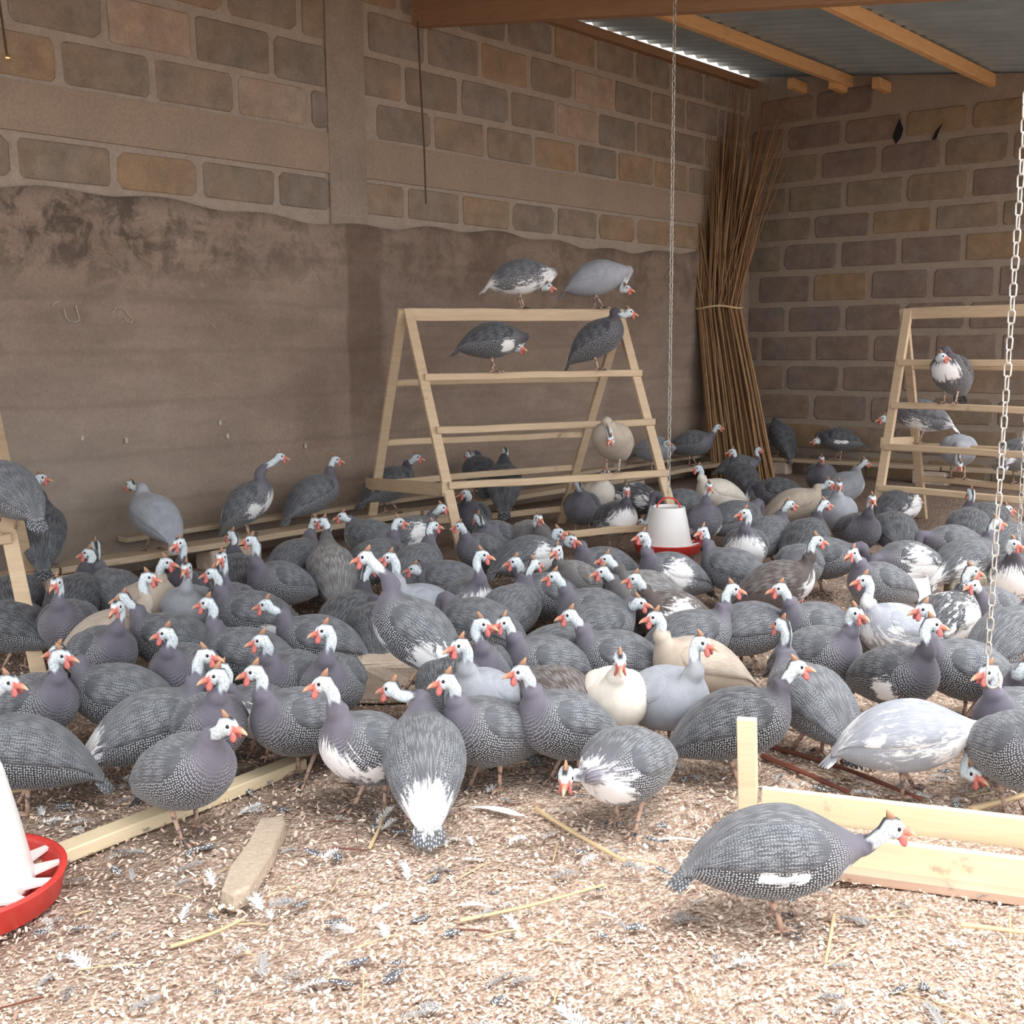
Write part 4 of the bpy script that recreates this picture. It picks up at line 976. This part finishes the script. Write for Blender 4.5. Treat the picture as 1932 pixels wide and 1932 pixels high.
#BIRDS_BEGIN
# ---- front row and foreground
bird(1470,1600,1680,1562,0,0,'P','with neck stretched low over the new timber trough',('streak','keel'),low=1)
bird(1705,1385,1833,1458,-12,300,'L','with white patches, head bent to the litter at right',('breast','pied'))
bird(1925,1405,2000,1300,300,340,'P','cut by the right edge, beside the lavender pecking one',sc=1.05)
bird(1905,1325,1868,1268,200,185,'P','turning its white head left behind the chain hook',hpitch=-10)
bird(1950,1300,1926,1272,250,330,'P','at the right edge, dark face looking right below the hook')
bird(1815,1240,1745,1150,172,180,'P','with tall brown casque looking left, behind the chain hook')
bird(1900,1185,1960,1110,70,40,'P','seen from behind at the right edge, above the hook',sc=1.05)
bird(1692,1240,1757,1178,318,350,'D','with plum breast and a small white flank fleck',('spot',))
bird(1562,1215,1613,1157,330,310,'P','facing the camera, red face beside the white-patched lavender one')
bird(1682,1165,1632,1095,195,180,'L','with white flanks looking left in front of the open hopper',('pied','belly'))
bird(1790,1150,1827,1085,8,0,'D','streaked all over with white, right of the open hopper',('pied','wing','flank','belly'))
bird(1872,1128,1842,1112,200,200,'P','behind the white-streaked one right of the hopper',sc=.95)
bird(1380,1332,1494,1262,5,0,'D','standing behind the trough stake, bright red wattle, looking right',hpitch=0)
bird(1530,1290,1477,1180,118,120,'P','seen from behind right of the trough stake, tail to the right')
bird(1252,1292,1322,1213,318,330,'L','standing right of the creamy white one, looking right')
bird(1163,1290,1168,1250,268,268,'W','sitting hunched and facing straight at the camera',hpitch=-25)
bird(1165,1218,1085,1165,190,180,'P','with purple breast looking left behind the creamy white one')
bird(1062,1218,None,None,8,0,'P','hunched with hidden head, left of the purple-breasted one',low=.6)
bird(1310,1232,1238,1165,185,180,'B','with white neck looking left, barred flank')
bird(1182,1440,1105,1462,235,258,'P','bent low in the foreground, white splash on breast, face to camera',('breast',),low=.8,hpitch=-25)
bird(1075,1360,986,1268,212,180,'P','standing tall at front centre, two white heads overlapping',(),pitch=6)
bird(955,1290,1000,1285,160,250,'N','half hidden behind the tall one at front centre')
bird(915,1380,845,1285,228,185,'P','looking left at front centre, orange beak and tall casque',pitch=6)
bird(885,1285,870,1218,265,200,'L','with smooth grey breast and blood red face, at front centre',pitch=8)
bird(850,1268,895,1235,95,60,'D','finely banded, seen from behind right of the pale block',fix=True)
bird(893,1245,907,1178,300,350,'P','with bare neck looking right above the red-faced lavender one')
bird(1000,1232,958,1178,205,215,'P','with slim dark neck, alone on open litter at centre')
bird(800,1428,742,1300,97,160,'P','seen from behind in the foreground, white tail towards the camera',('rump',),pitch=4,fix=True)
bird(688,1410,612,1290,222,185,'P','with ragged white breast, in the foreground left of centre',('breast','spot'),pitch=10)
bird(565,1330,482,1268,235,190,'P','with blue throat looking left, purple shoulders, foreground')
bird(620,1262,614,1190,282,195,'P','with plum breast, small and upright left of the pale block')
bird(588,1190,520,1150,192,180,'P','rounded, looking left above the upright plum-breasted one')
bird(545,1262,499,1210,200,185,'P','brown shouldered, looking left behind the blue-throated one')
bird(455,1297,420,1262,215,200,'P','with fluffy white belly, half hidden by its neighbours',('belly','breast'),sc=.85)
bird(350,1452,416,1375,312,345,'P','standing over the long floor plank, looking right',pitch=4)
bird(378,1335,410,1275,300,205,'P','with plum breast looking left behind the plank',pitch=5)
bird(275,1335,386,1237,28,0,'P','long bodied, stretched to the right, whitish tail',('rump',))
bird(70,1300,113,1238,350,0,'P','with white belly streak, at the left beneath the perch leg',('belly',))
bird(38,1415,14,1288,192,355,'P','at the left edge, white throat, looking back to the right',('keel',),fix=True)
bird(215,1288,132,1240,182,180,'P','purple shouldered, head hidden behind the white-streaked one')
bird(190,1210,222,1145,335,260,'P','with long plum neck in front of the buff one')
bird(345,1238,316,1195,205,185,'P','with plum breast looking left, casque upright, left of centre crowd')
bird(335,1187,246,1138,178,180,'P','looking left with white face over the buff one')
bird(205,1180,278,1090,20,0,'B','with broad pale wings among dark birds at left',('flank',))
bird(295,1118,312,1062,290,0,'B','with white lower breast, looking right, left crowd',('belly',),pitch=8)
bird(445,1222,393,1138,185,182,'P','looking left with white cheek, dark sloping back')
bird(490,1140,402,1082,182,180,'P','with white wing splash, long back, looking left',('flank',))
bird(515,1085,475,1020,200,185,'P','large with banded wing, looking left below the bench')
bird(440,1075,440,1020,170,150,'D','mostly hidden behind the large banded one')
bird(432,1130,418,1052,250,265,'P','with spotted neck facing the camera in the left crowd',('breast',))
bird(368,1130,352,1072,268,268,'L','facing the camera, small red face, left crowd')
bird(328,1108,339,1025,262,240,'D','standing upright facing the camera beneath the lavender one',pitch=12)
bird(198,1105,180,1030,190,120,'P','with freckled white nape turned to the wall')
bird(140,1112,165,1053,185,185,'D','with pale head looking left, below the left bench')
bird(95,1160,107,1100,268,265,'P','plum breasted, facing the camera between perch legs and crowd')
bird(45,1170,None,None,160,170,'D','in shade behind the lefthand perch',low=.4)
bird(30,1110,None,None,110,110,'D','in deep shade under the lefthand perch rung',low=.5)
bird(12,985,-45,905,190,180,'P','perched at the left edge, cut by the picture border',perch='leftfront2',pitch=18)
bird(85,1000,76,902,75,15,'D','perched with its back to the camera, looking right at left edge',('spot',),perch='benchL',pitch=25)
# ---- left bench and crowd under the wall
bird(295,1030,257,918,168,150,'L','standing on the left bench, white face turned to the wall',perch='benchL',pitch=16)
bird(470,1000,527,862,22,15,'P','with big white breast standing on the left bench',('breast','spot','rump'),perch='benchL',pitch=30)
bird(592,985,632,868,15,8,'P','on the left bench below the wall crack, looking right',perch='benchL',pitch=12)
bird(735,960,774,872,10,0,'D','on the wall bench behind the main perch leg',perch='benchL',pitch=6)
bird(625,1062,612,985,95,165,'G','seen from behind, tail towards the camera, below the left bench',pitch=14)
bird(568,1045,588,1000,20,330,'P','with plum neck, behind the large banded one')
bird(692,1005,658,980,178,182,'P','with white foreneck looking left below the bench',('breast',))
bird(712,1045,748,988,20,5,'P','dark backed, looking right before the main perch',)
bird(782,1000,820,968,15,10,'P','with a white wing splash under the main perch',('wing',))
bird(785,1055,814,995,60,20,'P','leaning towards the main perch leg, looking right')
bird(665,1150,690,1085,60,60,'D','with folded dark wings, seen from behind left of centre')
bird(718,1180,None,None,100,100,'D','in shadow behind the one on the block',low=.3)
bird(785,1170,693,1052,172,180,'P','standing high on the pale block, white breast streak',('breast','flank'),pitch=22,z=.145,sc=1.02)
bird(805,1128,737,1052,195,190,'L','with broad silvery back behind the one on the block',pitch=6)
bird(845,1085,790,1070,175,175,'P','with pale head looking left over the silvery lavender back')
bird(875,1120,908,1048,330,0,'P','with long white throat looking right, foot of the main perch',('breast',))
bird(912,1150,None,None,145,150,'P','sloping away with banded wing, right of the silvery one',low=.2)
bird(955,1135,1000,1075,60,40,'P','fine banded, tail down, left of the blue-breasted one')
bird(1022,1112,977,1062,205,185,'P','blue breasted, looking left right of the perch foot')
bird(1120,1135,1056,1095,188,180,'P','long backed, pale head looking left at centre')
bird(1130,1165,1192,1140,8,350,'P','with spotted throat, red beak looking right at centre')
bird(1265,1142,1208,1100,186,180,'N','with white wing flash, looking left at centre',('streak','wing'))
bird(1310,1178,1380,1112,8,0,'P','with plum breast, tall neck looking right, centre right')
bird(1420,1168,None,None,20,20,'P','tail spread, walking off behind the tall-necked one',('rump',))
bird(1548,1165,1478,1112,190,182,'P','with pale neck and white flecks looking left, centre right',('spot',))
bird(1195,1122,1149,1088,195,190,'G','with white cheek, wings low, beneath the hanging feeder')
bird(1225,1105,1154,1060,190,185,'G','looking left just below the hanging feeder, upper of two heads')
bird(1145,1058,1088,1025,195,330,'P','turning its head back to the right by the perch')
bird(1075,1085,1053,1038,215,235,'G','smallish, facing the camera beside the perch')
bird(1005,1035,1050,1010,12,0,'P','with big white flank splash before the main perch',('wing','spot'),low=.5)
bird(1262,1068,1214,1012,188,185,'P','feeding in front of the hanging feeder, whitish flank',('wing',))
bird(1368,1062,1330,1003,168,215,'P','with spotted cheek, right of the feeder pan')
bird(1318,975,1337,918,285,280,'P','with slim marbled neck behind the feeder, white flecks',('spot',),pitch=8)
bird(1385,968,None,None,25,20,'P','rounded back, head hidden, right of the feeder',low=.3)
bird(1408,1020,1406,968,245,190,'P','with mottled white breast looking left, right of feeder',('breast','belly'))
bird(1448,1000,1478,965,35,10,'P','looking right behind the mottled-breasted one')
bird(1358,925,1318,884,188,182,'W','looking left at the foot of the reed bundle')
bird(1392,893,1384,864,150,190,'D','in front of the reed bundle, looking left')
bird(1388,868,1430,848,10,0,'P','crouched low against the reeds',low=.6,sc=.9)
bird(1500,945,1550,918,12,320,'B','with raised pale wings, right of the reed bundle')
bird(1470,922,None,None,170,180,'D','huddled at the wall foot behind the buff one',low=.5)
bird(1580,958,1582,918,262,265,'L','facing the camera in the back crowd, small dark face',pitch=6)
bird(1592,912,1622,880,20,15,'L','with white foreneck stretched to the right',('breast',))
bird(1548,893,1550,872,262,268,'P','facing the camera below the back bench')
bird(1520,1005,1547,962,40,10,'D','with dark neck and red face, back crowd')
bird(1552,1040,None,None,335,330,'P','rounded, half hidden in the back crowd',low=.4)
bird(1455,1085,1540,1020,2,0,'N','long bodied with white breast, tall pinkish neck',('breast',))
bird(1512,1050,None,None,250,250,'P','pecking with white nape low in the back crowd',low=.9)
bird(1618,992,1645,942,275,270,'D','broad, facing the camera, white throat, back right')
bird(1688,990,None,None,85,90,'D','seen from behind beside the righthand perch',low=.3)
bird(1655,1087,1617,1052,200,215,'P','looking left behind the white-flanked lavender one')
bird(1712,1045,None,None,200,200,'P','with white wing splash, head down, right crowd',('wing','flank'),low=.8)
bird(1830,1042,1875,988,15,0,'P','with white tail splash looking right at the chain',('rump','flank'))
bird(1905,1012,1950,962,10,0,'P','with a white cheek spot at the right edge',('spot',))
bird(1918,1070,1912,1030,290,310,'D','with white breast sitting at the right edge',('breast','belly'))
bird(1860,972,1895,958,12,0,'D','with pale blurred head under the righthand perch')
bird(1822,985,1831,945,80,90,'D','with its back turned, under the righthand perch')
bird(1702,945,1724,940,10,0,'D','with ragged white flank under the righthand perch',('wing','flank'),low=.5)
# ---- on the perches and the back bench
bird(985,575,1032,541,0,350,'P','on the top bar, white tail and breast',('breast','rump','belly'),perch='maintop',pitch=4)
bird(1128,575,1180,545,0,340,'L','on the top bar of the main perch',perch='maintop',pitch=10)
bird(932,700,978,656,0,330,'D','on the second rung, white fleck, head lowered',('spot',),perch='mainfront0',pitch=2)
bird(1128,695,1186,590,0,0,'D','stretching upright at the end of the second rung',perch='mainfront0',pitch=22)
bird(1155,880,None,None,250,250,'B','hunched on the lower rung with its head tucked',perch='mainfront2',low=.4,pitch=20)
bird(952,950,953,852,100,110,'D','seen from behind on the rear bottom rung',perch='mainrear3',pitch=25)
bird(905,930,897,858,110,130,'D','with white neck behind the main perch',perch='benchL',pitch=10)
bird(885,968,880,938,200,190,'D','dim, low behind the main perch leg')
bird(930,1000,908,985,200,120,'P','with spotted nape under the main perch')
bird(898,1015,873,1000,200,185,'P','peeping left from behind the main perch leg',sc=.9)
bird(995,1003,1015,978,330,300,'G','dim with a pinkish face under the main perch',low=.4)
bird(1098,950,1091,918,255,120,'P','with pale nape, inside the main perch')
bird(1130,930,1140,895,272,340,'W','standing inside the main perch, looking right',pitch=8)
bird(1167,975,1182,925,285,275,'D','with marbled white breast behind the bottom rung',('breast','belly'))
bird(1196,932,None,None,160,170,'D','streaked with white, behind the marble-breasted one',('pied',),low=.4)
bird(1238,855,1257,836,310,340,'L','crouching on the bench behind the chain',perch='benchL',low=.9)
bird(1305,850,1350,808,342,0,'P','on the bench end beside the reed bundle',perch='benchL',low=.3,sc=1.05,fix=True)
bird(1290,945,None,None,180,180,'P','dim behind the hanging feeder',low=.4)
bird(1473,888,1455,830,70,120,'D','on the back bench beside the reeds, back turned',perch='benchR',low=.4,pitch=35)
bird(1582,895,1542,832,178,180,'D','on the back bench with a white wing bar',('streak',),perch='benchR',low=.7)
bird(1792,765,1778,672,300,330,'D','on an upper rung of the righthand perch, white breast',('breast',),perch='righfront1',pitch=22)
bird(1715,840,1668,790,178,180,'P','with white belly on the rear rung, righthand perch',('belly','rump'),perch='righrear1',pitch=8)
bird(1806,905,1810,876,268,268,'L','facing the camera on a low rear rung',perch='righrear2',pitch=0,low=.6,hpitch=-30)
bird(1925,905,1960,880,10,0,'D','dim on the rear rung at the right edge',('pied',),perch='righrear2')
bird(1800,1015,None,None,190,190,'P','behind the white-splashed ones in the right crowd',low=.5)
#BIRDS_END
OBST += [(FL+(FR-FL)*k,.05) for k in np.linspace(.1,.95,9)]+[(BLKC+np.array([0,.07,0]),.10),(FC,.17),(flo(1719,1160),.09),(FL,.03),(RL,.03),(FR,.03),(RR,.03),(r1,.03),(l1,.03),(l2,.03)]
spread_flock(); fit_pose(); spread_flock(); fit_pose(); hatch()
